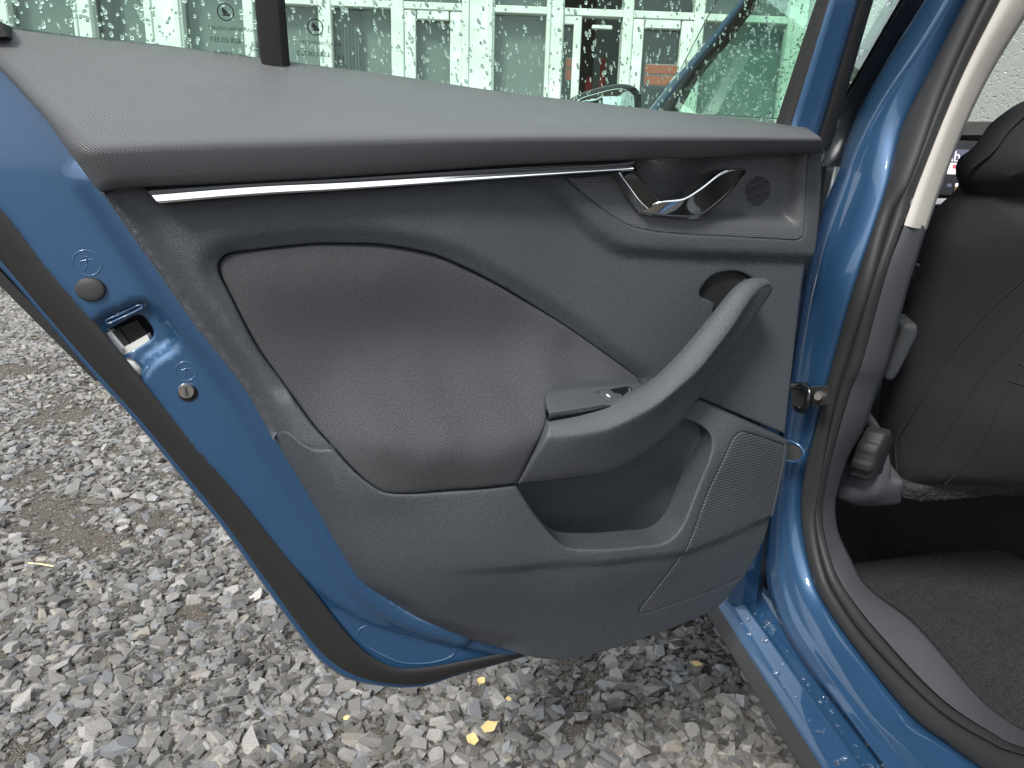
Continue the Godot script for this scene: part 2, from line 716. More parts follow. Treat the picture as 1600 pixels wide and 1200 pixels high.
# ---------------------------------------------------------------- ground, gravel, leaves
func rock(seed_: int, squash: float) -> ArrayMesh:
	# a crushed stone: the solid cut out by a few planes, each face flat
	var r := RandomNumberGenerator.new()
	r.seed = seed_
	var planes: Array[Plane] = []
	for axis in [Vector3.RIGHT, Vector3.UP, Vector3.BACK]:
		for s in [-1, 1]:
			planes.append(Plane((axis * s + Vector3(r.randf_range(-1, 1), r.randf_range(-1, 1), r.randf_range(-1, 1)) * 0.32).normalized(), r.randf_range(0.62, 0.95)))
	for i in 9:
		var z := r.randf_range(-1, 1)
		var a := r.randf() * TAU
		planes.append(Plane(Vector3(sqrt(1 - z * z) * cos(a), z, sqrt(1 - z * z) * sin(a)), r.randf_range(0.66, 1.0)))
	var b := Shell.new()
	for k in planes.size():
		var on: Array[Vector3] = []
		for i in planes.size():
			for j in range(i + 1, planes.size()):
				if i == k or j == k:
					continue
				var p = planes[k].intersect_3(planes[i], planes[j])
				if p == null:
					continue
				var ok := true
				for q in planes:
					if q.distance_to(p) > 1e-4:
						ok = false
						break
				for q in on:
					if q.distance_to(p) < 1e-4:
						ok = false
				if ok:
					on.append(p)
		if on.size() < 3:
			continue
		var mid := Vector3.ZERO
		for q in on:
			mid += q / on.size()
		var n := planes[k].normal
		var ax := (on[0] - mid).normalized()
		var ay := n.cross(ax)
		on.sort_custom(func(p, q): return atan2((p - mid).dot(ay), (p - mid).dot(ax)) < atan2((q - mid).dot(ay), (q - mid).dot(ax)))
		var ids := []
		for q in on:
			ids.append(b.add(Vector3(q.x * 1.2, q.y * squash, q.z * 0.9), Vector2(q.dot(ax), q.dot(ay))))
		for i in range(1, ids.size() - 1):
			b.tri(ids[0], ids[i + 1], ids[i])
	return b.mesh(false)

func stone_tint() -> Color:
	var k := rng.randf()
	var g := clampf(rng.randfn(0.285, 0.095), 0.07, 0.52)
	if k < 0.02:
		return Color(g * 1.08, g * 0.95, g * 0.84)
	if k < 0.11:
		return Color(g * 1.1, g * 1.0, g * 0.86)
	if k < 0.3:
		return Color(g * 0.98, g * 1.0, g * 1.02)
	return Color(g * 1.05, g, g * 0.93)

func build_ground() -> void:
	var dirt := noise_tex(512, 0.03, FastNoiseLite.TYPE_SIMPLEX, 41, false, 0.35, 1.0)
	var dirt2 := noise_tex(512, 0.18, FastNoiseLite.TYPE_SIMPLEX, 42, false, 0.3, 1.0)
	var m := mat("dirt", lin(0.3, 0.26, 0.215), 0.95, 0, 0.3)
	m.albedo_texture = dirt2
	relief(m, dirt2, 1.0, 2.2)
	var b := Shell.new()
	var n := 24
	for j in n + 1:
		for i in n + 1:
			var x := signf(i - n / 2.0) * pow(absf(i - n / 2.0) / (n / 2.0), 3.0) * 200.0
			var z := signf(j - n / 2.0) * pow(absf(j - n / 2.0) / (n / 2.0), 3.0) * 200.0
			b.add(Vector3(x, 0, z), Vector2(x, z))
	for j in n:
		for i in n:
			var a := j * (n + 1) + i
			b.tri(a, a + n + 2, a + n + 1)
			b.tri(a, a + 1, a + n + 2)
	var g := part("ground", b.mesh(), m, self)
	g.set_meta("kind", "structure")
	tag(g, "brownish dirt ground showing between the grey gravel stones")
	var sm := StandardMaterial3D.new()
	sm.resource_name = "stone"
	sm.vertex_color_use_as_albedo = true
	sm.roughness = 0.55
	sm.metallic_specular = 0.45
	sm.albedo_texture = noise_tex(256, 0.03, FastNoiseLite.TYPE_SIMPLEX, 51, false, 0.62, 1.25)
	sm.uv1_triplanar = true
	sm.uv1_scale = Vector3(0.9, 0.9, 0.9)
	sm.heightmap_enabled = true
	sm.heightmap_texture = noise_tex(256, 0.045, FastNoiseLite.TYPE_SIMPLEX, 52)
	sm.heightmap_scale = 0.25
	var shapes := []
	for i in 12:
		shapes.append(rock(100 + i, [0.55, 0.7, 0.8, 0.45, 0.62][i % 5]))
	var pits := FastNoiseLite.new()
	pits.seed = 9
	pits.frequency = 1.7
	var all := []
	# big stones first, so that the largest in view can be single objects
	for band in [[0.014, 0.021, 3200], [0.009, 0.014, 15000], [0.0045, 0.009, 36000], [0.002, 0.004, 45000]]:
		for i in band[2]:
			var z := -0.85 - 3.4 * pow(rng.randf(), 1.35)
			var left := -0.15 - 1.05 * (-z) * 0.78
			var x := rng.randf_range(left - 0.1, minf(0.75, 0.25 + 0.5 * -z))
			var bare := pits.get_noise_2d(x, z)
			if bare > 0.12 and rng.randf() < clampf((bare - 0.1) * 3.4, 0, 0.95) and band[0] > 0.003:
				continue
			all.append([rng.randf_range(band[0], band[1]), x, z])
	for i in 75000:  # towards the house: larger steps, since single stones merge there
		var z := -4.0 - 4.5 * rng.randf()
		var x := rng.randf_range(z * 0.86 - 0.4, z * 0.25 + 1.2)
		if pits.get_noise_2d(x, z) > 0.2 and rng.randf() < 0.6:
			continue
		all.append([rng.randf_range(0.006, 0.016), x, z])
	var eye := cam_at()
	for s in all:
		s.append(s[0] / Vector3(s[1], 0, s[2]).distance_to(eye))
	all.sort_custom(func(p, q): return p[3] > q[3])
	var where := []
	var tint := []
	for i in shapes.size():
		where.append([])
		tint.append(PackedColorArray())
	var single_mats := []
	for i in 7:
		var sc := sm.duplicate()
		sc.vertex_color_use_as_albedo = false
		var c := stone_tint()
		sc.albedo_color = c.linear_to_srgb()
		single_mats.append(sc)
	var singles := 0
	for s in all:
		var r: float = s[0]
		var basis_ := Basis.from_euler(Vector3(rng.randf_range(-0.5, 0.5), rng.randf() * TAU, rng.randf_range(-0.5, 0.5))).scaled_local(Vector3(r * rng.randf_range(0.8, 1.3), r * rng.randf_range(0.75, 1.1), r))
		var y := r * rng.randf_range(0.1, 0.45)
		var tr := Transform3D(basis_, Vector3(s[1], y, s[2]))
		var k := rng.randi() % shapes.size()
		if singles < 300:
			singles += 1
			var o := part("stone", shapes[k], single_mats[rng.randi() % single_mats.size()], g)
			o.transform = tr
		else:
			where[k].append(tr)
			tint[k].append(stone_tint())
	var gr := Node3D.new()
	gr.name = "gravel"
	gr.set_meta("kind", "stuff")
	add_child(gr)
	tag(gr, "crushed grey gravel spread over the ground below the open door", "gravel")
	for k in shapes.size():
		copies("stones", shapes[k], sm, where[k], gr, tint[k])

func cam_at() -> Vector3:
	return Vector3(0.000000,1.020000,0.000000)

func build_leaves() -> void:
	var spots := [[P([882,300,-11455]), 0.021, "largest yellow fallen leaf on the gravel, its broad blade flat and pale"], [P([582,300,-11147]), 0.018, "rounded orange yellow leaf on the gravel just below the largest leaf"], [P([833,300,-12826]), 0.014, "small yellow leaf on gravel close under the door's lower black seal"], [P([1345,300,-12200]), 0.009, "tiny yellow leaf between stones, midway from door edge to largest leaf"], [P([5509,300,-13088]), 0.014, "pale yellow leaf on gravel beside the grey sill cladding"], [P([-1785,300,-11866]), 0.008, "tiny pale yellow leaf on a bare dirt patch left of other leaves"]]
	for s in spots:
		var b := Shell.new()
		var c := b.add(Vector3(0, 0.0, 0), Vector2(0.5, 0.5))
		var n := 22
		for ring in 2:
			for i in n:
				var a := TAU * i / n
				var r := (0.8 + 0.2 * cos(a) + 0.08 * sin(5 * a) + rng.randf_range(-0.03, 0.03)) * (0.55 if ring == 0 else 1.0)
				b.add(Vector3(cos(a) * r * 1.15, 0.1 * r * r * sin(2 * a + 0.7) + 0.12 * absf(sin(a)) * r, sin(a) * r * 0.85), Vector2(cos(a), sin(a)))
		for i in n:
			var j := (i + 1) % n
			b.tri(c, 1 + j, 1 + i)
			b.tri(1 + i, 1 + j, 1 + n + j)
			b.tri(1 + i, 1 + n + j, 1 + n + i)
		var stem := Shell.new()
		tube_into(stem, PackedVector3Array([Vector3(0.9, 0.06, 0), Vector3(1.3, 0.02, 0.1), Vector3(1.6, -0.1, 0.25)]), 0.04, Vector3.UP, 5)
		var o := part("fallen_leaf", b.mesh(), mats["yellow leaf"], self)
		part("stem", stem.mesh(), mats["straw"], o)
		o.transform = Transform3D(Basis.from_euler(Vector3(rng.randf_range(-0.1, 0.3), rng.randf() * TAU, 0)).scaled(Vector3.ONE * s[1] * 0.86), s[0][0])
		tag(o, s[2], "leaf", "yellow leaves fallen on the gravel")
	var st := part("dry_straw", tube(P([-10609,300,-18043,-10305,300,-17998,-9890,300,-17850]), 0.0022, Vector3.UP), mats["straw"], self)
	tag(st, "dry yellow straw stalk lying on the gravel left of the door", "straw")

# ---------------------------------------------------------------- the house behind
func build_house() -> void:
	var h := Node3D.new()
	h.name = "house"
	h.transform = Transform3D(Basis(Vector3(0.998630,0.000000,0.052336), Vector3.UP, Vector3(-0.052336,0.000000,0.998630)), Vector3(0.200000,0.000000,-6.300000))
	add_child(h)
	tag(h, "pale house with tall white framed windows and an open door, seen through the car windows", "house")
	var white: Material = mats["white paint"]
	var top := 2.29
	# posts: their edges along the front
	var posts := [P([-39906,21184,0,-38578,21232,0]), P([-35629,21339,0,-34723,21371,0]), P([-29928,21990,0,-28441,22044,0]), P([-24640,22182,0,-21741,22288,0]), P([-17177,22454,0,-16397,22482,0]), P([-11462,22572,0,-10480,22608,0]), P([-5903,22412,0,-4912,22448,0]), P([-438,22609,0,2109,22701,0]), P([6157,21930,0,7521,21979,0]), P([12150,21215,0,12968,21243,0]), P([17766,23267,0,18583,23296,0]), P([25300,23539,0,26847,23594,0])]
	var edges := []
	for p in posts:
		edges.append([p[0].x, p[1].x])
	var far_right := 7.5
	for i in edges.size():
		var e: Array = edges[i]
		var b := Shell.new()
		var w: float = e[1] - e[0]
		box_into(b, Vector3((e[0] + e[1]) / 2, 1.475, 0), Vector3(w, 2.95, 0.12), 0.008)
		part("post", b.mesh(), white, h)
		if w > 0.11:
			for s in [-1, 1]:
				part("cover_strip", box(Vector3((e[0] + e[1]) / 2 + s * w * 0.36, 1.475, 0.066), Vector3(w * 0.16, 2.95, 0.02), 0.005), white, h)
	# frames, panes and what stands behind each opening
	for i in edges.size() - 1:
		var l: float = edges[i][1]
		var r: float = edges[i + 1][0]
		var c := (l + r) / 2
		var w := r - l
		var y0 := 0.55
		var door_leaf := i == 8
		part("plinth_board", box(Vector3(c, 0.3, 0.0), Vector3(w, 0.5, 0.1), 0.006), white, h)
		if i > 3:
			part("transom", box(Vector3(c, top, 0.002), Vector3(w, 0.055, 0.1), 0.006), white, h)
		if i == 6 or i == 9:
			for s in [-1, 1]:
				part("stile", box(Vector3(c + s * (w / 2 - 0.045), (top - 0.03 + y0) / 2, 0.014), Vector3(0.09, top - 0.03 - y0, 0.06), 0.006), white, h)
			part("head_rail", box(Vector3(c, top - 0.06, 0.013), Vector3(w - 0.2, 0.07, 0.058), 0.006), white, h)
		if not door_leaf:
			part("pane", slab(PackedVector3Array([Vector3(l, y0, -0.02), Vector3(r, y0, -0.02), Vector3(r, 2.92, -0.02), Vector3(l, 2.92, -0.02)]), Vector3(0, 0, 0.006)), mats["pane"], h)
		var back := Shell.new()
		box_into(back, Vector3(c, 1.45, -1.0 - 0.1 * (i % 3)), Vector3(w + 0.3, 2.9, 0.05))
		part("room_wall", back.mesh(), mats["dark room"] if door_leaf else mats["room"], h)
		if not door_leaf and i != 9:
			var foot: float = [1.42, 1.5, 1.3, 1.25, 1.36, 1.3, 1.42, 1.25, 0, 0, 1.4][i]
			part("reflection_board", box(Vector3(c, (foot + 2.9) / 2, -0.1), Vector3(w + 0.06, 2.9 - foot, 0.012)), mats["reflection_board"], h)  # pale board added for reflections in the pane, dark band left below
		if i in [0, 2, 5]:
			var cu := Shell.new()
			var rails := []
			for k in 2:
				var rail := PackedVector3Array()
				for q in 25:
					rail.append(Vector3(l + w * 0.05 + w * (0.3 + 0.12 * (i % 2)) * q / 24.0, 0.5 + 2.4 * k, -0.06 + 0.03 * sin(q * 1.9)))
				rails.append(rail)
			loft_into(cu, rails, Vector3.BACK)
			part("reflection_folds", cu.mesh(), mats["reflection_folds"], h)  # pale folds added in place of the opposite house mirrored in the pane
	# doorway: jamb, leaf standing open, things inside
	var dl: float = edges[8][1]
	var dr: float = edges[9][0]
	var leafs := P([7667,21058,0,8327,21081,0,8938,21103,0])
	part("door_leaf", box(Vector3((leafs[1].x + leafs[2].x) / 2, 1.23, 0.02), Vector3(leafs[2].x - leafs[1].x, 2.08, 0.05), 0.006), white, h)
	part("head_rail", box(Vector3((dl + leafs[2].x) / 2, 2.235, 0.018), Vector3(leafs[2].x - dl, 0.07, 0.05), 0.006), white, h)
	part("pane", slab(PackedVector3Array([Vector3(dl, 0.5, -0.01), Vector3(leafs[1].x, 0.5, -0.01), Vector3(leafs[1].x, 2.32, -0.01), Vector3(dl, 2.32, -0.01)]), Vector3(0, 0, 0.006)), mats["pane"], h)
	part("door_handle", box(Vector3(leafs[1].x - 0.03, 1.25, 0.09), Vector3(0.022, 0.3, 0.022), 0.006), mats["steel"], h)
	part("closer", box(Vector3(dr - 0.16, 2.19, 0.03), Vector3(0.16, 0.03, 0.03), 0.006), white, h)
	# orange striped boards behind the panes
	for k in 2:
		var q := P([7882,19625,-400,8861,19659,-400,8941,18132,-400,7955,18099,-400]) if k == 0 else P([14325,19415,-400,17817,19533,-400,17957,18041,-400,14441,17926,-400])
		for s in 2:
			var ya := lerpf(q[0].y, q[3].y, 0.0 if s == 0 else 0.55)
			var yb := lerpf(q[0].y, q[3].y, 0.42 if s == 0 else 1.0)
			part("orange_stripe", box(Vector3((q[0].x + q[1].x) / 2, (ya + yb) / 2, -0.04 + 0.001 * s), Vector3(q[1].x - q[0].x, ya - yb, 0.012)), mats["orange"], h)
		part("stripe_board", box(Vector3((q[0].x + q[1].x) / 2, (q[0].y + q[3].y) / 2, -0.056), Vector3(q[1].x - q[0].x, q[0].y - q[3].y + 0.02, 0.012)), mats["white paint"], h)
	# the red cloths hang just inside the doorway
	var reds := P([10265,18791,-3000,11259,16702,-3000,9840,16657,-3000,11153,20213,-3000,11583,20227,-3000])
	for k in 2:
		var x0: float = reds[0].x if k == 0 else (reds[3].x + reds[4].x) / 2
		var y1: float = reds[0].y if k == 0 else reds[3].y
		var rails := []
		for j in 9:
			var rail := PackedVector3Array()
			for q in 17:
				var t := TAU * q / 16
				var rr := lerpf(0.02, 0.085 if k == 0 else 0.03, sqrt(j / 8.0)) * (1 + 0.15 * sin(5 * t))
				rail.append(Vector3(x0 + rr * cos(t), lerpf(y1, 0.4, j / 8.0), -0.35 + rr * sin(t)))
			rails.append(rail)
		part("red_cloth", loft(rails), mats["red cloth"], h)
	# wall left and right of the glazed front, upper storey, eaves and roof
	var wl := edges[0][0] as float
	var wr := edges[-1][1] as float
	part("wall", box(Vector3(wl - 0.4, 1.49, 0), Vector3(0.8, 2.98, 0.3)), mats["render"], h)
	part("wall", box(Vector3((wr + far_right) / 2, 1.49, 0), Vector3(far_right - wr, 2.98, 0.3)), mats["render"], h)
	part("floor", box(Vector3((wl - 0.8 + far_right) / 2, 0.02, -2.1), Vector3(far_right - wl + 0.8, 0.1, 4.0)), mats["dark room"], h)
	part("roof", box(Vector3((wl - 0.8 + far_right) / 2, 3.06, -1.9), Vector3(far_right - wl + 1.2, 0.14, 4.9), 0.02), mats["roof tile"], h)
	part("wall", box(Vector3((wl - 0.8 + far_right) / 2, 1.48, -4.2), Vector3(far_right - wl + 0.8, 2.96, 0.3)), mats["room"], h)

# ---------------------------------------------------------------- the car
func build_car() -> void:
	car = Node3D.new()
	car.name = "car"
	add_child(car)
	tag(car, "blue car with its rear side door open, dark grey inside", "car")
	build_body()
	build_inside()
	build_far_door()
	build_door()

func strip_rails(list: Array, n: int) -> Array:
	var o := []
	for r in list:
		o.append(even(r, n))
	return o

func between(a: PackedVector3Array, c: PackedVector3Array, t: float, off: Vector3) -> PackedVector3Array:
	var o := PackedVector3Array()
	for i in a.size():
		o.append(a[i].lerp(c[i], t) + off)
	return o

func build_body() -> void:
	var paint: Material = mats["blue paint"]
	var n := 90
	var lean := 0.25
	# the door opening's edges, from the roof down the pillar and back along the sill
	var r1 := even(P([4991,12264,-7372,4925,12001,-7453,4824,11594,-7631,4698,11091,-7953,4570,10581,-8089,4477,10169,-8085,4399,9817,-8077,4303,9393,-8004,4300,8867,-8086,4340,8208,-8215,4400,7535,-8347,4450,6629,-8460,4480,5799,-8476,4520,5181,-8309,4550,4839,-7941,4550,4733,-7255,4550,4686,-6505,4550,4656,-5614,4550,4630,-4962]), n)
	var r0 := even(P([5325,12599,-8668,5247,12290,-8755,5106,11724,-9068,4937,11049,-9304,4831,10622,-9203,4657,9927,-8928,4500,9240,-8717,4500,8424,-8772,4500,7567,-8798,4495,6665,-8814,4475,5924,-8797,4457,5287,-8719,4450,4914,-8514,4450,4655,-8008,4450,4564,-7282,4450,4579,-6538,4450,4585,-5696,4450,4568,-5026]), n)
	var r2 := even(P([5207,12287,-7422,5141,12023,-7507,4974,11335,-7678,4854,10840,-7786,4694,10183,-7630,4480,9165,-7592,4530,8190,-7885,4544,7937,-7958,4593,7312,-8138,4646,6669,-8360,4690,6200,-8403,4729,5794,-8295,4770,5429,-8082,4792,5262,-7925,4820,5133,-7618,4820,5031,-6809,4820,5002,-5919,4820,5134,-5381,4820,5238,-4978,4820,5392,-4441]), n)
	var r3 := even(P([5255,12239,-7218,5190,11981,-7296,4976,11094,-7411,4763,10221,-7359,4708,9993,-7450,4540,9199,-7368,4584,8362,-7653,4611,7902,-7808,4663,7253,-7957,4737,6474,-8098,4767,6127,-8139,4797,5832,-8047,4825,5594,-7902,4852,5402,-7691,4880,5223,-6967,4880,5283,-5670,4880,5537,-4873,4880,5665,-4660,4880,5917,-4096]), n)
	var r4 := even(P([5326,12224,-7142,5262,11967,-7215,5093,11269,-7339,4862,10319,-7357,4816,10127,-7360,4633,9377,-7302,4667,8236,-7563,4679,8016,-7683,4756,7059,-7985,4825,6320,-8142,4852,6031,-8095,4880,5792,-7950,4907,5580,-7767,4929,5469,-7547,4955,5346,-6944,4955,5330,-5792,4955,5542,-4970,4955,5647,-4746,4955,5965,-4133]), n)
	var b := Shell.new()
	loft_into(b, [between(r0, r0, 0, Vector3(0.05, -0.01, -0.03)), r0, between(r0, r1, 0.5, Vector3(-0.002, 0, -0.004)), between(r0, r1, 0.86, Vector3(-0.003, 0.0, -0.002)), between(r0, r1, 0.96, Vector3(-0.0032, 0.0008, -0.0004)), between(r1, r2, 0.02, Vector3(-0.0032, 0.0012, 0.001)), between(r1, r2, 0.08, Vector3(-0.0022, 0.001, 0.0016)), between(r1, r2, 0.2, Vector3(-0.002, 0.001, 0.002)), between(r1, r2, 0.5, Vector3(-0.006, 0.004, 0.006)), between(r1, r2, 0.85, Vector3(-0.003, 0.001, 0.003)), r2, between(r2, r2, 0, Vector3(0.02, -0.005, -0.004))], Vector3(-1, 0.3, 0.5))
	part("pillar", b.mesh(), paint, car)
	part("door_seal", loft(bead(r2, r3, n, Vector3(-0.008, 0.005, 0.006)), Vector3(-1, 0.3, 0.5)), mats["rubber seal"], car)
	part("door_seal", loft(bead(r3, r4, n, Vector3(-0.006, 0.004, 0.005)), Vector3(-1, 0.3, 0.5)), mats["rubber seal"], car)
	# trim inside the seals: pale above, dark below
	var up4 := even(P([5337,12229,-7157,5273,11971,-7230,5104,11271,-7355,4872,10319,-7372,4762,9863,-7342]), 40)
	var up5 := even(P([5703,12232,-7097,5642,11986,-7221,5489,11375,-7442,5355,10840,-7511,5203,10231,-7492,5098,9811,-7449]), 40)
	part("pillar_trim", loft([between(up4, up4, 0, Vector3(0.01, 0, -0.01)), up4, between(up4, up5, 0.12, Vector3(-0.005, 0, 0.005)), between(up4, up5, 0.5, Vector3(-0.01, 0, 0.012)), between(up4, up5, 0.85, Vector3(-0.002, 0, 0.003)), up5, between(up5, up5, 0, Vector3(0.02, 0, -0.07))], Vector3(-1, 0.1, 0.6)), mats["pale trim"], car)
	var lo4 := even(P([4759,9850,-7333,4643,9376,-7317,4677,8232,-7580,4689,8011,-7699,4766,7053,-8002,4835,6312,-8159,4862,6022,-8111,4890,5783,-7966,4917,5571,-7782,4939,5460,-7563,4965,5336,-6958,4965,5321,-5804,4965,5532,-4980,4965,5638,-4756,4965,5957,-4142]), n)
	var lo5 := even(P([5100,9797,-7460,5020,9212,-7469,5087,8236,-7715,5105,7972,-7837,5168,7420,-8059,5221,6870,-8395,5271,6368,-8582,5300,6082,-8637,5355,5741,-8558,5419,5465,-8238,5450,5336,-8084,5452,5304,-7825,5457,5400,-6926,5467,5270,-6005,5470,5254,-5726,5474,5344,-5293,5479,5667,-4550]), n)
	var turn_in := PackedVector3Array()
	for p in lo5:
		turn_in.append(p + Vector3(0.012, -0.09, 0.0).lerp(Vector3(0.03, 0, -0.06), smoothstep(0.56, 0.64, p.y)))
	part("sill_trim", loft([between(lo4, lo4, 0, Vector3(0.01, -0.004, -0.01)), lo4, between(lo4, lo5, 0.12, Vector3(-0.004, 0.003, 0.004)), between(lo4, lo5, 0.5, Vector3(-0.007, 0.006, 0.008)), between(lo4, lo5, 0.85, Vector3(-0.004, 0.005, 0.006)), lo5, turn_in], Vector3(-1, 0.5, 0.5)), mats["dark trim"], car)
	# sill: one pressed section drawn along the car, the grey cladding below it
	var prof := [[0.405, 0.425], [0.409, 0.4345], [0.418, 0.442], [0.426, 0.4495], [0.4285, 0.4505], [0.431, 0.4495], [0.437, 0.4495], [0.444, 0.452], [0.448, 0.451], [0.452, 0.455], [0.47, 0.458]]
	var rails := []
	for q in prof:
		var rail := PackedVector3Array()
		for i in 30:
			rail.append(Vector3(q[0], q[1], -2.2 + 2.6 * i / 29.0))
		rails.append(rail)
	part("sill", loft(rails, Vector3(-0.5, 1, 0)), paint, car)
	rails = []
	for q in [[0.5, 0.3], [0.47, 0.36], [0.42, 0.379], [0.4095, 0.384], [0.4055, 0.388], [0.4045, 0.394], [0.405, 0.412], [0.4065, 0.4255], [0.4085, 0.431], [0.412, 0.4338]]:
		var rail := PackedVector3Array()
		for i in 30:
			rail.append(Vector3(q[0], q[1], -2.2 + 2.6 * i / 29.0))
		rails.append(rail)
	drops("rain_drops", PackedVector3Array([Vector3(0.413, 0.4385, -0.5), Vector3(0.413, 0.4385, -0.98), Vector3(0.426, 0.4495, -0.98), Vector3(0.426, 0.4495, -0.5)]), Vector3(-0.65, 0.76, 0), 0.0005, 26, 0.002, 0.006, 0.0, car)
	drops("rain_drops", PackedVector3Array([Vector3(0.432, 0.4496, -0.5), Vector3(0.432, 0.4496, -0.98), Vector3(0.446, 0.4515, -0.98), Vector3(0.446, 0.4515, -0.5)]), Vector3(-0.1, 1, 0), 0.0004, 34, 0.002, 0.007, 0.0, car)
	part("sill_cladding", loft(rails, Vector3(-1, 0.4, 0)), mats["cladding"], car)
	# cap in the pillar, hidden half by the door
	var capc := P([4320,7072,-8134])
	var cap := Shell.new()
	var ring := Shell.new()
	var rr := PackedVector3Array()
	for i in 28:
		var t := TAU * i / 28
		rr.append(capc[0] + Vector3(-0.004, 0, 0.004) + Vector3(0.011, 0, 0.011) * cos(t) + Vector3(0, 0.0125, 0) * sin(t))
	tube_into(ring, rr, 0.002, Vector3(-1, 0, 1), 8, true)
	part("cap_rim", ring.mesh(), paint, car)
	var inner := PackedVector3Array()
	var centre := PackedVector3Array()
	for p in rr:
		inner.append(capc[0].lerp(p, 0.9) + Vector3(-0.001, 0, 0.001))
		centre.append(capc[0] + Vector3(-0.005, 0, 0.005))
	inner.append(inner[0])
	centre.append(centre[0])
	loft_into(cap, [inner, centre], Vector3(-1, 0, 1))
	part("pillar_cap", cap.mesh(), mats["black cap"], car)
	# check strap between the pillar and the door
	var st := P([4250,7901,-8225,4250,7981,-7827,4250,7884,-7738,4250,7730,-7786,4250,7645,-7953,4250,7646,-8152])
	var plate := P([4320,7930,-7952,4320,8055,-7568,4320,7861,-7512,4320,7713,-7889])
	part("check_strap_bracket", slab(plate, Vector3(0.006, 0, -0.006)), mats["dark steel"], car)
	b = Shell.new()
	tube_into(b, P([4240,7892,-8168,4240,7969,-7897,4240,7930,-7792,4240,7778,-7780,4240,7677,-7877,4240,7666,-8037]), 0.0045, Vector3(-1, 0, 1), 8, false)
	part("check_strap", b.mesh(), mats["gloss black"], car)
	part("check_strap_arm", slab(P([4280,7830,-8302,4280,7929,-7903,4280,7717,-7874,4280,7618,-8241]), Vector3(0.01, 0, -0.02)), mats["smooth dark plastic"], car)
	var bolt := P([4285,7918,-7650])
	var bm := CylinderMesh.new()
	bm.top_radius = 0.0042
	bm.bottom_radius = 0.0055
	bm.height = 0.006
	bm.radial_segments = 16
	var bo := part("bolt", bm, mats["steel"], car)
	bo.transform = Transform3D(Basis(Quaternion(Vector3.UP, Vector3(-0.7, 0, 0.7).normalized())), bolt[0])
	# roof, far side and floor pan close the cabin as they do on the car
	part("roof", box(Vector3(1.15, 1.47, -0.3), Vector3(1.3, 0.04, 2.6), 0.01), paint, car)
	part("roof_lining", box(Vector3(1.15, 1.44, -0.3), Vector3(1.26, 0.012, 2.5)), mats["pale trim"], car)
	part("far_side", box(Vector3(1.83, 0.62, -0.6), Vector3(0.05, 0.7, 3.0), 0.01), paint, car)
	part("far_pillar", box(Vector3(1.8, 1.2, -0.9), Vector3(0.05, 0.5, 0.12), 0.01), paint, car)
	part("bulkhead", box(Vector3(1.12, 0.55, -2.25), Vector3(1.4, 0.8, 0.05)), mats["smooth dark plastic"], car)
	part("bonnet", box(Vector3(1.12, 0.88, -2.75), Vector3(1.4, 0.06, 1.0), 0.02), paint, car)

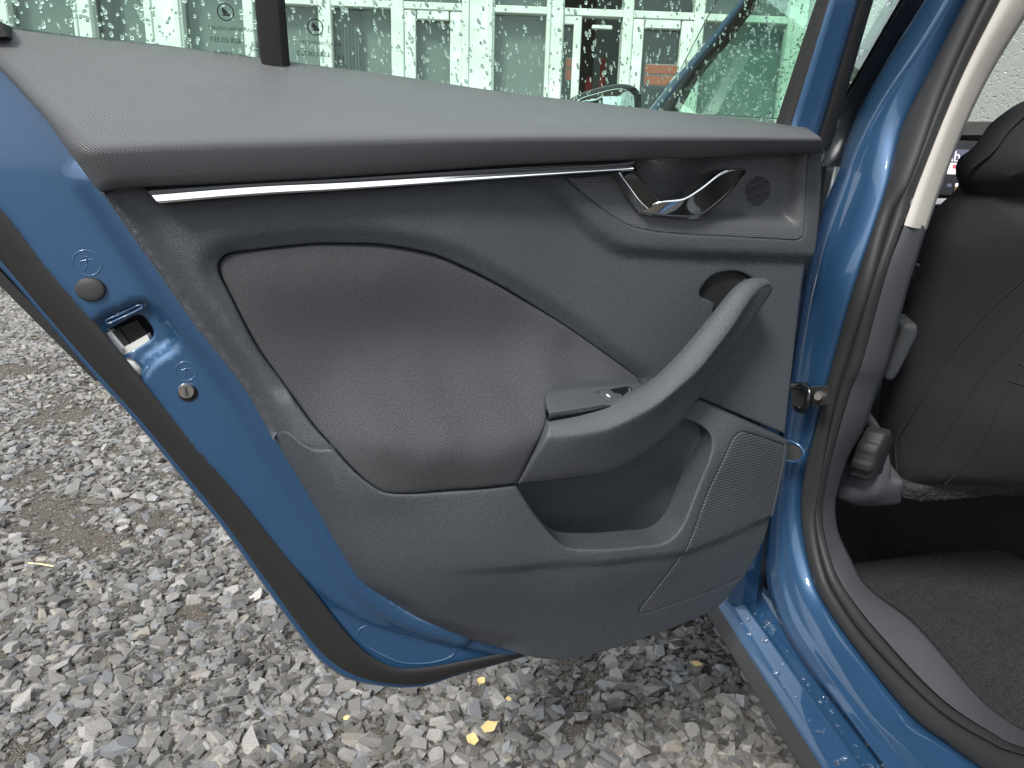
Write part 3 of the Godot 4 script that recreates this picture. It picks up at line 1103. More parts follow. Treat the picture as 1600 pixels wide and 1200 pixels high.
func build_inside() -> void:
	part("cabin_floor", box(Vector3(1.16, 0.335, -0.9), Vector3(1.26, 0.03, 2.7)), mats["carpet"], car)
	# foot mat, bound at its edge
	var o := [P([6974,3700,-11168,7413,3700,-11263,8069,3700,-11375,8689,3700,-11468,9464,3700,-11582,10287,3700,-11648,10597,3700,-11611,10719,3700,-11218]),P([10719,3700,-11218,10942,3700,-9450]),P([10942,3700,-9450,7197,3700,-5585]),P([7197,3700,-5585,5463,3700,-5700,5963,3700,-7633,6974,3700,-11168])]
	var segs := []
	for s in o:
		var q := PackedVector3Array()
		for p in s:
			q.append(Vector3(p.x, -p.z, p.y))
		segs.append(q)
	var m := part("foot_mat", panel(segs, func(x, y): return 0.37 + 0.002 * sin(x * 23) * sin(y * 17), 0.012, 0.004, 0.012), mats["mat carpet"], car)
	m.transform = Transform3D(Basis(Vector3.RIGHT, Vector3(0, 0, -1), Vector3.UP), Vector3.ZERO)
	# front seat
	var seat := part("seat", box(Vector3(0.27, 0.06, -0.32), Vector3(0.5, 0.14, 0.46), 0.03), mats["chair cloth"], car)
	seat.transform = Transform3D(Basis(Vector3(0.990342,-0.000000,0.138648), Vector3(-0.029516,0.977078,0.210825), Vector3(-0.135470,-0.212881,0.967641)), Vector3(0.620000,0.560000,-0.930000))
	var back := [P([208,4838,0,107,4814,0,57,4655,-100,-56,4433,-150,-166,4148,-200,-143,3501,-300,-92,2765,-350,4,1971,-400,169,1113,-450,444,316,-450]),P([444,316,-450,573,500,-200,1152,685,0,2877,789,0,4695,570,-450]),P([4695,570,-450,4216,2161,-400,3329,3627,-300,2633,4365,-200,2050,4715,-100,1353,4857,0,630,4873,0,208,4838,0])]
	var hf := surface_through(points_of(back, P([561,4585,300,509,4024,200,230,3788,0,1234,3687,300,823,3045,200,405,2529,-100,537,1687,-50,971,1912,300,2246,1973,300,596,925,-100,1304,1197,250,1750,3296,300,3114,2322,0,1740,4447,200])))
	part("backrest", panel(back, func(x, y): return hf.call(x, y) + 0.026, 0.012, 0.03, 0.02), mats["side vinyl"], seat)
	var head := [P([179,4556,-120,-63,4878,-50,-92,5051,-50,-44,5153,-50,115,5443,-50,413,5681,-100,951,5896,-200,1576,5710,-200,2148,5170,-200,2421,4604,-200]),P([2421,4604,-200,1523,4571,-100,784,4579,-100,422,4553,-100,179,4556,-120])]
	var hh := surface_through(points_of(head, P([237,5304,450,32,5136,300,695,5512,450,1007,5114,400,225,4911,200,616,4919,250])))
	part("headrest", panel(head, func(x, y): return hh.call(x, y) + 0.024, 0.012, 0.026, 0.01), mats["side vinyl"], seat)
	for line in [P([989,4670,0,845,4232,0,679,3820,0,533,3424,0,388,2850,0,280,2224,0,208,1558,0,194,1184,0,312,694,0]), P([1216,4024,0,1054,3611,0,839,3073,0,670,2308,0,580,1454,0,556,751,0]), P([1286,3825,0,1096,3012,0,948,2206,0,912,1346,0,818,766,0]), P([987,2784,0,1189,2729,0,1518,2707,0,1992,2727,0]), P([941,2544,0,1181,2508,0,1593,2489,0,2071,2510,0])]:
		var path := PackedVector3Array()
		for p in curve(line, 0.01):
			path.append(Vector3(p.x, p.y, hf.call(p.x, p.y) + 0.0262))
		part("seam", tube(path, 0.0011), mats["seam"], seat)
	var path := PackedVector3Array()
	for p in curve(P([-85,5018,0,-39,5127,0,118,5416,0,368,5652,0,716,5832,0]), 0.008):
		path.append(Vector3(p.x, p.y, hh.call(p.x, p.y) + 0.02))
	part("piping", tube(path, 0.0018), mats["seam"], seat)
	# recliner knob in its shield, lever and belt hook
	var shield := [P([-405,1429,-200,-354,1615,-100,-265,1627,0,-157,1489,100,-20,1208,150,91,906,150,123,746,150]),P([123,746,150,320,702,150,389,448,100,437,217,0,-60,154,0,-471,269,0]),P([-471,269,0,-472,439,0,-369,654,-100,-310,866,-200]),P([-310,866,-200,-398,1133,-200,-405,1429,-200])]
	var sh := surface_through(points_of(shield, P([-216,1292,200,-98,891,220,-265,633,250,-391,519,180,48,544,180])))
	part("seat_shield", panel(shield, sh, 0.005, 0.008, 0.05), mats["dark trim"], seat)
	part("knob_well", panel([P([-490,1597,120,-354,1563,120,-198,1346,120,-83,1090,120,-48,878,120,-233,771,120,-391,806,120,-477,909,120,-532,1225,120,-490,1597,120])], func(x, y): return sh.call(x, y) + 0.001, 0.005, 0.001, 0.01), mats["smooth dark plastic"], seat)
	var kc := P([-418,1241,200])
	var rails := []
	for lv in [[0.0, 0.8], [0.0, 1.0], [0.022, 1.0], [0.027, 0.88], [0.027, 0.0]]:
		var rail := PackedVector3Array()
		for i in 97:
			var t := TAU * i / 96
			var r: float = 0.036 * (1.0 + 0.08 * smoothstep(-0.5, 0.5, sin(8 * t))) * lv[1]
			rail.append(kc[0] + Vector3(r * cos(t) * 0.55 + lv[0] * 0.8, r * sin(t), lv[0] * 0.5 + r * cos(t) * -0.6))
		rails.append(rail)
	part("recliner_knob", loft(rails), mats["black cap"], seat)
	var lev := [P([-400,3109,300,-365,3153,300,-230,3141,300,-189,3048,300,-189,2962,300]),P([-189,2962,300,-291,2420,300,-354,2352,300,-430,2395,300,-400,3109,300])]
	part("tilt_lever", panel(lev, surface_through(points_of(lev)), 0.004, 0.006, 0.03), mats["handle plastic"], seat)
	var hook := [P([-406,3880,100,-348,3890,100,-282,3844,100,-241,3724,100,-265,3641,100,-356,3637,100,-406,3880,100])]
	part("belt_hook", panel(hook, surface_through(points_of(hook)), 0.003, 0.004, 0.02), mats["gloss black"], seat)
	# carpet edge under the backrest
	var fr := [P([394,588,0,899,638,0,1678,702,0,2877,789,0]),P([2877,789,0,4402,872,0]),P([4402,872,0,4559,518,0]),P([4559,518,0,3003,453,0,2120,437,0,1424,375,0,1083,311,0,729,279,0,446,320,0,394,588,0])]
	var fh := surface_through(points_of(fr, P([608,531,120,1289,624,120,2321,681,120])))
	part("carpet_edge", panel(fr, func(x, y): return fh.call(x, y) + 0.0016 * sin(x * 1500 + 9 * sin(y * 870)) * sin(y * 1700 + 7 * sin(x * 610)), 0.003, 0.006, 0.02), mats["mat carpet"], seat)
	# dashboard, screen and what it shows
	var dz := -1.52
	var q := P([9788,11284,-15200,12782,11382,-15200,13074,10184,-15200,10008,10104,-15200])
	var w := q[1].x - q[0].x
	var hgt := q[0].y - q[3].y
	var cx := q[0].x + w / 2
	var cy := q[0].y - hgt / 2
	var dash := part("dashboard", box(Vector3(1.2, cy - 0.12, dz - 0.3), Vector3(1.2, 0.34, 0.4), 0.05), mats["smooth dark plastic"], car)
	var scr := part("screen", box(Vector3(cx, cy, dz - 0.005), Vector3(w, hgt, 0.02), 0.004), mats["screen"], dash)
	part("dash_top_reflection", slab(P([9560,11604,-15600,13934,11756,-15600,14005,11482,-15600,9608,11336,-15600]), Vector3(0, 0, -0.2)), mats["pale trim"], car)  # pale colour stands in for light reflected off the dark dashboard top
	part("trim_strip", slab(P([9462,10043,-15000,12914,10132,-15000,12943,10013,-15000,9483,9926,-15000]), Vector3(0, 0, -0.05)), mats["chrome"], car)
	part("door_pocket", slab(P([8751,9760,-13000,9074,9767,-13000,8930,9603,-13000,8781,9600,-13000]), Vector3(0, 0, -0.05)), mats["pale trim"], car)
	for row in [[1485,231,1550,249,"screen lit"], [1476,252,1484,270,"screen white"], [1487,252,1512,270,"screen white"], [1515,252,1540,270,"screen white"], [1472,285,1476,292,"screen white"], [1490,285,1497,290,"screen lit"], [1503,284,1507,295,"screen white"]]:
		var x0: float = cx + (row[0] - 1535.0) / 210.0 * w
		var x1: float = cx + (row[2] - 1535.0) / 210.0 * w
		var y0: float = cy - (row[1] - 260.0) / 92.0 * hgt
		var y1: float = cy - (row[3] - 260.0) / 92.0 * hgt
		part("screen_tile", box(Vector3((x0 + x1) / 2, (y0 + y1) / 2, dz + 0.0055), Vector3(x1 - x0, y0 - y1, 0.001)), mats[row[4]], dash)
	part("screen_tile", box(Vector3(cx + (1497 - 1535.0) / 210.0 * w, cy - (258 - 260.0) / 92.0 * hgt, dz + 0.0068), Vector3(0.012, 0.008, 0.001)), mats["screen red"], dash)
	var tm := letters("Abo", 0.02)
	var te := part("screen_lettering", tm, mats["screen white"], dash)
	te.position = Vector3(cx + (1497 - 1535.0) / 210.0 * w, cy - (243 - 260.0) / 92.0 * hgt, dz + 0.0065)
	part("charge_mark", box(Vector3(cx + (1504 - 1535.0) / 210.0 * w, cy - (293 - 260.0) / 92.0 * hgt, dz + 0.0065), Vector3(0.006, 0.01, 0.001)), mats["yellow leaf"], dash)
	# windscreen with rain on it
	var ws := PackedVector3Array([Vector3(0.52, 1.0, -2.2), Vector3(1.76, 1.0, -2.2), Vector3(1.7, 1.46, -1.55), Vector3(0.58, 1.46, -1.55)])
	var wsn := (ws[2] - ws[0]).cross(ws[1] - ws[0]).normalized()
	if wsn.z > 0:
		wsn = -wsn
	part("windscreen", slab(ws, wsn * 0.005), mats["clear glass"], car)
	drops("rain_drops", ws, wsn, 0.0055, 7000, 0.0026, 0.0075, 0.0, car, 0.2, 0.85)

func letters(t: String, height: float) -> TextMesh:
	var tm := TextMesh.new()
	var f := SystemFont.new()
	f.font_names = PackedStringArray(["Droid Sans"])
	tm.font = f
	tm.text = t
	tm.font_size = 32
	tm.pixel_size = height / 24.0
	tm.depth = 0.0006
	tm.curve_step = 2.0
	return tm

func drops(called: String, c: PackedVector3Array, out: Vector3, off: float, count: int, rmin: float, rmax: float, streak: float, parent: Node, from_u := 0.0, to_u := 1.0) -> void:
	# rain beads on the outer face of a pane; c are its corners
	var sm := SphereMesh.new()
	sm.radius = 1.0
	sm.height = 2.0
	sm.radial_segments = 14
	sm.rings = 8
	var where := []
	var right := (c[1] - c[0]).normalized()
	var n := out.normalized()
	var up := n.cross(right).normalized()
	if up.y < 0:
		up = -up
	for i in count:
		var u := rng.randf_range(from_u, to_u)
		var v := rng.randf()
		var r := lerpf(rmin, rmax, pow(rng.randf(), 2.2)) * 0.5
		var p := c[0].lerp(c[1], u).lerp(c[3].lerp(c[2], u), v) + n * (off + r * 0.55)
		var tilt := rng.randf_range(-0.3, 0.3) + streak * 0.35
		var rr := right.rotated(n, -tilt)
		var uu := up.rotated(n, -tilt)
		var l := 1.0 + rng.randf() * (0.35 + streak * 1.2)
		where.append(Transform3D(Basis(rr * r * rng.randf_range(0.8, 1.1), uu * r * l, n * r * 0.6), p))
		if streak > 0 and rng.randf() < 0.3:
			where.append(Transform3D(Basis(rr * r * 0.7, uu * r * 0.8, n * r * 0.4), p - uu * r * (l + 1.1)))
	copies(called, sm, mats["water"], where, parent)

func build_far_door() -> void:
	# the closed door ahead: painted skin, its window, its mirror
	var paint: Material = mats["blue paint"]
	var d := part("door", box(Vector3(0.435, 0.75, -1.475), Vector3(0.05, 0.64, 1.19), 0.015), paint, car)
	tag(d, "closed door ahead of the open one")
	var g := P([4556,11605,-15309,5003,13391,-12921,4756,12404,-7760,4389,10934,-8460])
	var out := (g[1] - g[0]).cross(g[3] - g[0]).normalized()
	if out.x > 0:
		out = -out
	part("window_glass", slab(g, -out * 0.004), mats["tinted glass"], d)
	drops("rain_drops", PackedVector3Array([g[0], g[3], g[2], g[1]]), out, 0.0005, 520, 0.0014, 0.0034, 0.2, d)
	var a := even(P([4571,11744,-17350,4695,12241,-15992,4800,12660,-14557,4949,13257,-12885]), 24)
	var a2 := even(P([4507,11647,-16161,4616,12082,-15051,4726,12523,-13828,4883,13151,-12413]), 24)
	var a3 := even(P([4532,11548,-15214,4670,12101,-14600,4771,12504,-13688,4931,13146,-12378]), 24)
	part("screen_pillar", loft([between(a, a, 0, Vector3(0.03, 0, -0.02)), a, between(a, a2, 0.5, Vector3(-0.006, 0, 0.003)), a2, between(a2, a2, 0, Vector3(0.02, 0, 0))], Vector3(-1, 0, 0.4)), paint, d)
	part("window_rubber", loft([between(a2, a2, 0, Vector3(0.001, 0, 0)), between(a2, a3, 0.5, Vector3(-0.003, 0, 0)), a3, between(a3, a3, 0, Vector3(0.02, 0, 0))], Vector3(-1, 0, 0.4)), mats["rubber"], d)
	var b1 := even(P([4895,12481,-7991,4811,12143,-8157,4679,11616,-8442,4528,11011,-8685,4387,10447,-8554]), 24)
	var b2 := even(P([4920,12459,-7897,4836,12123,-8056,4706,11603,-8344,4550,10981,-8560,4417,10447,-8491]), 24)
	part("pillar_cover", loft([between(b1, b1, 0, Vector3(0.0, 0, -0.02)), b1, between(b1, b2, 0.5, Vector3(-0.003, 0, 0.001)), b2, between(b2, b2, 0, Vector3(0.02, 0, 0.0))], Vector3(-1, 0, 0.4)), mats["gloss black"], d)
	# mirror
	var mo := [P([2256,11472,-14400,2367,11666,-14400,2779,11860,-14400,3292,11979,-14400,3587,11946,-14400,3731,11818,-14400]),P([3731,11818,-14400,3777,11378,-14400]),P([3777,11378,-14400,2996,11294,-14400,2256,11472,-14400])]
	var mm := part("mirror_housing", panel(mo, func(x, y): return -1.44, 0.008, 0.008, 0.09), mats["gloss black"], d)
	var mg := [P([2456,11476,-14370,2519,11658,-14370,2838,11781,-14370,3255,11886,-14370,3463,11860,-14370,3580,11764,-14370]),P([3580,11764,-14370,3605,11427,-14370]),P([3605,11427,-14370,2986,11337,-14370,2456,11476,-14370])]
	part("mirror_glass", panel(mg, func(x, y): return -1.4375, 0.01, 0.001, 0.002), mats["mirror"], d)
	part("mirror_foot", box(Vector3(0.41, 1.08, -1.47), Vector3(0.09, 0.03, 0.05), 0.01), mats["gloss black"], d)

func build_door() -> void:
	var paint: Material = mats["blue paint"]
	# painted inner sheet of the door
	var so := [P([-8084,11269,-500,-8061,10020,-500,-7786,9650,-500,-7508,9203,-500,-7152,8701,-500,-6686,7879,-500,-6499,7567,-500,-6065,6816,-500,-5459,5747,-500,-5156,5233,-500,-4875,4873,-500,-4520,4625,-500,-4166,4562,-500,-3588,4585,-500,-3118,4629,-500]),P([-3118,4629,-500,-2314,4812,-500,-1483,5048,-500,89,5474,-500]),P([89,5474,-500,198,7618,-500,238,9453,-500,106,10796,-500]),P([106,10796,-500,-3925,10879,-500,-5628,10974,-500,-7559,11146,-500,-8084,11269,-500])]
	var crease := flat(curve(P([-7965,10200,-500,-7630,9716,-500,-7444,9353,-500,-7189,8965,-500,-6898,8513,-500,-6772,8374,-500,-6732,8280,-500,-6566,7968,-500,-6422,7667,-500,-5978,7026,-500,-5496,6219,-500,-5104,5753,-500,-4678,5420,-500,-3769,5006,-500,-3121,4745,-500]), 0.008))
	var latch := poly([P([-7146,8848,-500,-7039,8922,-500,-6876,8989,-500,-6728,9039,-500,-6637,8985,-500,-6475,8682,-500,-6511,8585,-500,-6686,8469,-500,-6821,8315,-500,-6890,8330,-500,-6954,8485,-500,-7067,8669,-500,-7146,8848,-500])])
	var under := flat(curve(P([-6985,10101,-500,-6617,9419,-500,-6321,8877,-500,-5923,8223,-500,-5682,7690,-500,-5380,7057,-500,-4951,6083,-500,-4754,5800,-500,-4336,5419,-500,-3747,5122,-500]), 0.008))
	var slot := [[P([-7079,8752,-500,-6945,8826,-500,-6833,8888,-500,-6775,8887,-500,-6732,8838,-500,-6687,8742,-500,-6704,8676,-500,-6768,8630,-500]),P([-6768,8630,-500,-6950,8527,-500,-6975,8540,-500,-7079,8752,-500])]]
	var sheet := func(x: float, y: float) -> float:
		var p := Vector2(x, y)
		var d := dist_line(p, crease, false)
		# which side of the crease: the flange lies further out
		var side := 1.0
		var best := 1e9
		for i in crease.size() - 1:
			var c := Geometry2D.get_closest_point_to_segment(p, crease[i], crease[i + 1])
			if p.distance_squared_to(c) < best:
				best = p.distance_squared_to(c)
				side = signf((crease[i + 1] - crease[i]).cross(p - crease[i]))
		var w := -0.05
		w -= 0.007 * smoothstep(0.0, 0.014, d) if side < 0 else 0.0
		w -= 0.012 * smoothstep(-0.004, 0.009, inside_by(p, latch))
		w += 0.010 * smoothstep(0.022, 0.004, dist_line(p, under, false))
		return w
	var door := part("door", panel(so, sheet, 0.0045, 0.003, 0.012, slot, 0.012), paint, car)
	door.transform = Transform3D(Basis(Vector3(0.984808,0.000000,-0.173648), Vector3.UP, Vector3(0.173648,0.000000,0.984808)), Vector3(0.401000,0.000000,-0.756000))
	tag(door, "open rear side door with grey inner trim")
	# outer skin edge and rubber round the door
	var ra := P([-7917,10157,-525,-7671,9756,-525,-7409,9294,-525,-7082,8771,-525,-6594,7955,-525,-6391,7656,-525,-5951,6907,-525,-5342,5848,-525,-5055,5346,-525,-4806,5002,-525,-4500,4774,-525,-4176,4719,-525,-3608,4737,-525,-2796,4799,-525,-1810,4971,-525])
	var rb := P([-8154,9806,-660,-7857,9391,-660,-7549,8886,-660,-7172,8287,-660,-6910,7892,-660,-6483,7176,-660,-6193,6673,-660,-5820,5948,-660,-5536,5395,-660,-5273,4958,-660,-4984,4672,-660,-4564,4477,-660,-4157,4405,-660,-3802,4468,-660,-3073,4570,-660,-1996,4746,-660])
	part("door_rubber", loft(bead(ra, rb, 110, Vector3(0, 0, 0.006)), Vector3(0, 0, 1)), mats["rubber"], door)
	var rc := P([-8214,9722,-720,-7888,9311,-720,-7575,8816,-720,-7219,8235,-720,-6964,7856,-720,-6542,7135,-720,-6252,6635,-720,-5867,5872,-720,-5576,5296,-720,-5311,4829,-720,-4999,4544,-720,-4559,4369,-720,-4148,4304,-720,-3790,4376,-720,-3054,4488,-720,-1967,4664,-720])
	var e1 := even(rb, 110)
	var e2 := even(rc, 110)
	part("outer_skin", loft([between(e1, e1, 0, Vector3(0, 0, -0.002)), between(e1, e2, 0.5, Vector3(0, 0, 0.002)), e2, between(e2, e2, 0, Vector3(0, 0, -0.04))], Vector3(0, 0, 1)), paint, door)
	part("side_moulding", slab(P([-8163,9697,-700,-7190,8302,-700,-7240,8248,-700,-8204,9578,-700]), Vector3(0, 0, -0.02)), mats["rubber"], door)
	var hole := part("drain_hole", disc(0.0022), mats["black void"], door)
	hole.transform = Transform3D(Basis(Vector3.RIGHT, PI / 2), P([-3830,4535,-600])[0])
	# pressings in the painted sheet
	var loop := closed([P([-4916,5195,-585,-4885,5297,-585,-4793,5333,-585,-4673,5282,-585,-4328,5103,-585,-3880,4931,-585,-3796,4865,-585,-3819,4790,-585,-3956,4743,-585,-4182,4737,-585,-4442,4798,-585,-4658,4936,-585,-4834,5082,-585,-4916,5195,-585])], 0.004)
	part("pressed_loop", tube(loop, 0.0022, Vector3.BACK, true), paint, door)
	for e in [[P([-7136,9385,-500]), 0.0112], [P([-6414,8371,-500]), 0.0092]]:
		var c: Vector3 = e[0][0] - Vector3(0, 0, 0.0005)
		var r: float = e[1]
		var b := Shell.new()
		var circ := PackedVector3Array()
		for i in 28:
			circ.append(c + Vector3(cos(TAU * i / 28), sin(TAU * i / 28), 0) * r)
		tube_into(b, circ, 0.0009, Vector3.BACK, 6, true)
		for l in [[0.0, 0.45, 0.0, -0.05], [0.0, -0.05, -0.25, -0.6], [0.0, -0.05, 0.3, -0.55], [-0.45, 0.1, 0.0, 0.25], [0.0, 0.25, 0.45, 0.3], [-0.12, 0.5, 0.12, 0.5]]:
			tube_into(b, PackedVector3Array([c + Vector3(l[0], l[1], 0) * r, c + Vector3(l[2], l[3], 0) * r]), 0.0009, Vector3.BACK, 6)
		part("pressed_symbol", b.mesh(), paint, door)
		var arc := PackedVector3Array()
		for i in 9:
			arc.append(c + Vector3(0.0, -r * 2.35, 0) + Vector3(cos(0.5 + 2.1 * i / 8.0), sin(0.5 + 2.1 * i / 8.0), 0) * r * 1.05)
		part("pressed_arc", tube(arc, 0.0008), paint, door)
	var groove := closed([P([-7053,8865,-555,-6948,8910,-555,-6836,8967,-555,-6753,9001,-555,-6739,8977,-555,-6841,8920,-555,-6952,8869,-555,-7046,8829,-555,-7053,8865,-555])], 0.003)
	part("pressed_groove", tube(groove, 0.0011, Vector3.BACK, true), paint, door)
	# blanking plug, latch, screw, stop
	var plug := Shell.new()
	var pc := P([-7132,9154,-500])
	var rails := []
	for lv in [[0.0, 1.0], [0.0025, 0.97], [0.004, 0.85], [0.0045, 0.5], [0.0047, 0.0]]:
		var rail := PackedVector3Array()
		for i in 33:
			var t := TAU * i / 32
			rail.append(pc[0] + Vector3(cos(t) * 0.0125 * lv[1], sin(t) * 0.0108 * lv[1], lv[0]))
		rails.append(rail)
	loft_into(plug, rails, Vector3.BACK)
	part("blanking_plug", plug.mesh(), mats["black cap"], door)
	var lc := P([-6894,8682,-700])
	part("latch_well", panel([P([-7196,8741,-750,-6825,8915,-750,-6683,8665,-750,-7043,8396,-750,-7196,8741,-750])], func(x, y): return -0.082, 0.008, 0.001, 0.0), mats["black void"], door)
	part("latch_plate", slab(P([-7096,8720,-630,-7045,8749,-630,-6930,8563,-630,-6979,8510,-630]), Vector3(0, 0, -0.012)), mats["zinc"], door)
	part("latch_plate", slab(P([-6978,8571,-630,-6741,8704,-630,-6725,8649,-630,-6969,8497,-630]), Vector3(0, 0, -0.012)), mats["zinc"], door)
	part("latch_claw", slab(P([-7031,8736,-660,-6981,8759,-660,-6904,8611,-660,-6956,8582,-660]), Vector3(0, 0, -0.012)), mats["smooth dark plastic"], door)
	part("latch_pin", slab(P([-6964,8584,-650,-6913,8613,-650,-6889,8576,-650,-6947,8541,-650]), Vector3(0, 0, -0.01)), mats["steel"], door)
	part("latch_cover", slab(P([-6973,8767,-680,-6825,8836,-680,-6741,8688,-680,-6893,8594,-680]), Vector3(0, 0, -0.008)), mats["gloss black"], door)
	var sc := P([-6424,8177,-500])
	var sb := part("screw_hole", disc(0.0088), mats["black void"], door)
	sb.transform = Transform3D(Basis(Vector3.RIGHT, PI / 2), sc[0] + Vector3(0.0008, -0.0018, 0.0003))
	var cy := CylinderMesh.new()
	cy.top_radius = 0.0068
	cy.bottom_radius = 0.0075
	cy.height = 0.004
	cy.radial_segments = 24
	var s2 := part("screw", cy, mats["steel"], door)
	s2.transform = Transform3D(Basis(Vector3.RIGHT, PI / 2 + 0.15), sc[0] + Vector3(-0.0002, 0.0008, 0.0018))
	part("screw_slot", box(sc[0] + Vector3(0, 0.0008, 0.0042), Vector3(0.0022, 0.009, 0.0006)), mats["black cap"], door)
	var stop := SphereMesh.new()
	stop.radius = 0.012
	stop.height = 0.008
	var so2 := part("door_stop", stop, mats["steel"], door)
	so2.transform = Transform3D(Basis(Vector3.BACK, -0.9) * Basis(Vector3.RIGHT, PI / 2), P([-6928,8372,-580])[0])
	build_window(door)
	build_trim(door)

func disc(r: float) -> CylinderMesh:
	var c := CylinderMesh.new()
	c.top_radius = r
	c.bottom_radius = r
	c.height = 0.001
	c.radial_segments = 24
	return c

func lean(p: PackedVector3Array, off: float) -> void:
	# onto the plane of the door's glass, which leans inwards towards the roof
	for i in p.size():
		p[i].z = -0.05 + 0.27 * (p[i].y - 1.085) + off

func build_window(door: Node3D) -> void:
	# panes
	var main := P([-5431,11054,-500,-182,10784,-500,-33,12391,-100,-5404,11873,-100])
	var small := P([-8027,11228,-500,-5462,11073,-500,-5477,11866,-100,-7800,11642,-100])
	lean(main, 0.0)
	lean(small, 0.0)
	part("window_glass", slab(main, Vector3(0, 0, -0.004)), mats["tinted glass"], door)
	part("window_glass", slab(small, Vector3(0, 0, -0.004)), mats["tinted glass"], door)
	var out := (main[1] - main[0]).cross(main[3] - main[0]).normalized()
	if out.z > 0:
		out = -out
	drops("rain_drops", main, out, 0.0043, 1150, 0.0012, 0.0032, 1.0, door)
	drops("rain_drops", small, out, 0.0043, 330, 0.0018, 0.0038, 0.1, door)
	# bar between the panes
	var l := P([-5559,11065,-400,-5572,11120,-400,-5587,11543,-150,-5594,11830,0])
	var m := P([-5379,11076,-400,-5388,11117,-400,-5393,11559,-150,-5397,11849,0])
	var r := P([-5332,11069,-400,-5335,11110,-400,-5348,11563,-150,-5353,11853,0])
	lean(l, 0.01)
	lean(m, 0.0125)
	lean(r, 0.008)
	var ll := even(l, 12)
	var lm := even(m, 12)
	var lr := even(r, 12)
	var b := Shell.new()
	loft_into(b, [between(ll, ll, 0, Vector3(0, 0, -0.02)), ll, between(ll, lm, 0.06, Vector3(0, 0, 0.002)), between(ll, lm, 0.94, Vector3(0, 0, 0.002)), lm], Vector3.BACK)
	loft_into(b, [between(lm, lm, 0, Vector3(0, 0, -0.001)), between(lm, lr, 0.5, Vector3(0, 0, 0.0)), lr, between(lr, lr, 0, Vector3(0, 0, -0.02))], Vector3.BACK)
	part("window_bar", b.mesh(), mats["rubber"], door)
	# upright of the window frame, next to the hinge side
	var a := even(P([-442,10706,-450,-416,10848,-450,-293,11995,-200,-249,12376,-120]), 20)
	var c := even(P([-359,10703,-300,-326,10844,-300,-249,11969,-50,-210,12345,20]), 20)
	var d := even(P([10,10653,-300,46,10771,-300,101,11998,-50,134,12378,20]), 20)
	var e := even(P([229,10566,-420,275,10634,-420,355,12043,-170,378,12431,-100]), 20)
	part("window_rubber", loft([a, between(a, c, 0.25, Vector3(0, 0, 0.004)), between(a, c, 0.6, Vector3(0, 0, 0.005)), c], Vector3.BACK), mats["rubber"], door)
	part("window_frame", loft([between(c, c, 0, Vector3(0, 0, -0.01)), c, between(c, d, 0.12, Vector3(0, 0, 0.003)), between(c, d, 0.18, Vector3(0, 0, 0.003)), between(c, d, 0.7, Vector3(0, 0, 0.002)), between(c, d, 0.76, Vector3(0, 0, 0.004)), d, between(d, d, 0, Vector3(0, 0, -0.02))], Vector3.BACK), mats["blue paint"], door)
	part("frame_seal", loft([between(d, d, 0, Vector3(0, 0, -0.001)), between(d, e, 0.3, Vector3(0, 0, 0.004)), between(d, e, 0.8, Vector3(0, 0, 0.002)), e, between(e, e, 0, Vector3(0, 0, -0.03))], Vector3.BACK), mats["rubber"], door)
	part("corner_piece", slab(P([-7606,11297,-200,-7436,11248,-200,-7411,11147,-200,-7632,11117,-200]), Vector3(0, 0, -0.02)), mats["rubber"], door)
	# approval marks printed on the glass, read from outside
	for k in 2:
		var at := P([-5826,11467,-300]) if k == 0 else P([-5109,11410,-300])
		lean(at, 0.0008)
		var tilt := Basis(Vector3.RIGHT, Vector3(0, 1, 0.27).normalized(), Vector3(0, -0.27, 1).normalized())
		var o := Vector3.ZERO
		var mk := Shell.new()
		var ring := PackedVector3Array()
		var s := 0.0062
		for i in 26:
			ring.append(o + Vector3(cos(TAU * i / 26), sin(TAU * i / 26), 0) * s)
		tube_into(mk, ring, 0.0005, Vector3.BACK, 5, true)
		# winged arrow inside the ring
		for w in [[-0.5, -0.35, 0.45, -0.35], [-0.5, -0.35, -0.15, 0.0], [-0.15, 0.0, 0.4, 0.45], [-0.1, -0.1, 0.45, 0.2], [-0.1, -0.2, 0.4, 0.0], [0.0, -0.35, 0.15, 0.25]]:
			tube_into(mk, PackedVector3Array([o + Vector3(-w[0], w[1], 0) * s, o + Vector3(-w[2], w[3], 0) * s]), 0.0007, Vector3.BACK, 5)
		var oo := o + Vector3(0.021, -0.0315, 0)
		for cc in [[oo, 0.0046], [oo + Vector3(-0.0095, -0.0105, 0), 0.004]]:
			ring = PackedVector3Array()
			for i in 22:
				ring.append(cc[0] + Vector3(cos(TAU * i / 22), sin(TAU * i / 22) * 0.9, 0) * cc[1])
			tube_into(mk, ring, 0.0003, Vector3.BACK, 5, true)
		part("window_emblem", mk.mesh(), mats["print"], door).transform = Transform3D(tilt, at[0])
		var rows := [["AGC AUTOMOTIVE 200", 0.0026, Vector3(0.004, -0.0125, 0)], ["43R-006723" if k == 1 else "42R-01351", 0.004, Vector3(-0.002, -0.0215, 0)], ["E 000255", 0.0026, Vector3(-0.005, -0.0315, 0)], ["E4", 0.0042, Vector3(0.021, -0.0235, 0)], ["CCC", 0.0026, Vector3(0.0115, -0.0335, 0)], ["KS", 0.005, Vector3(0.0215, -0.0375, 0)]]
		if k == 0:
			rows[0][0] = "SAINT-GOBAIN SEKURIT"
		for row in rows:
			var t := part("window_lettering", letters(row[0], row[1]), mats["print"], door)
			t.transform = Transform3D(tilt, at[0]) * Transform3D(Basis(Vector3(-1, 0, 0), Vector3.UP, Vector3(0, 0, -1)), row[2])

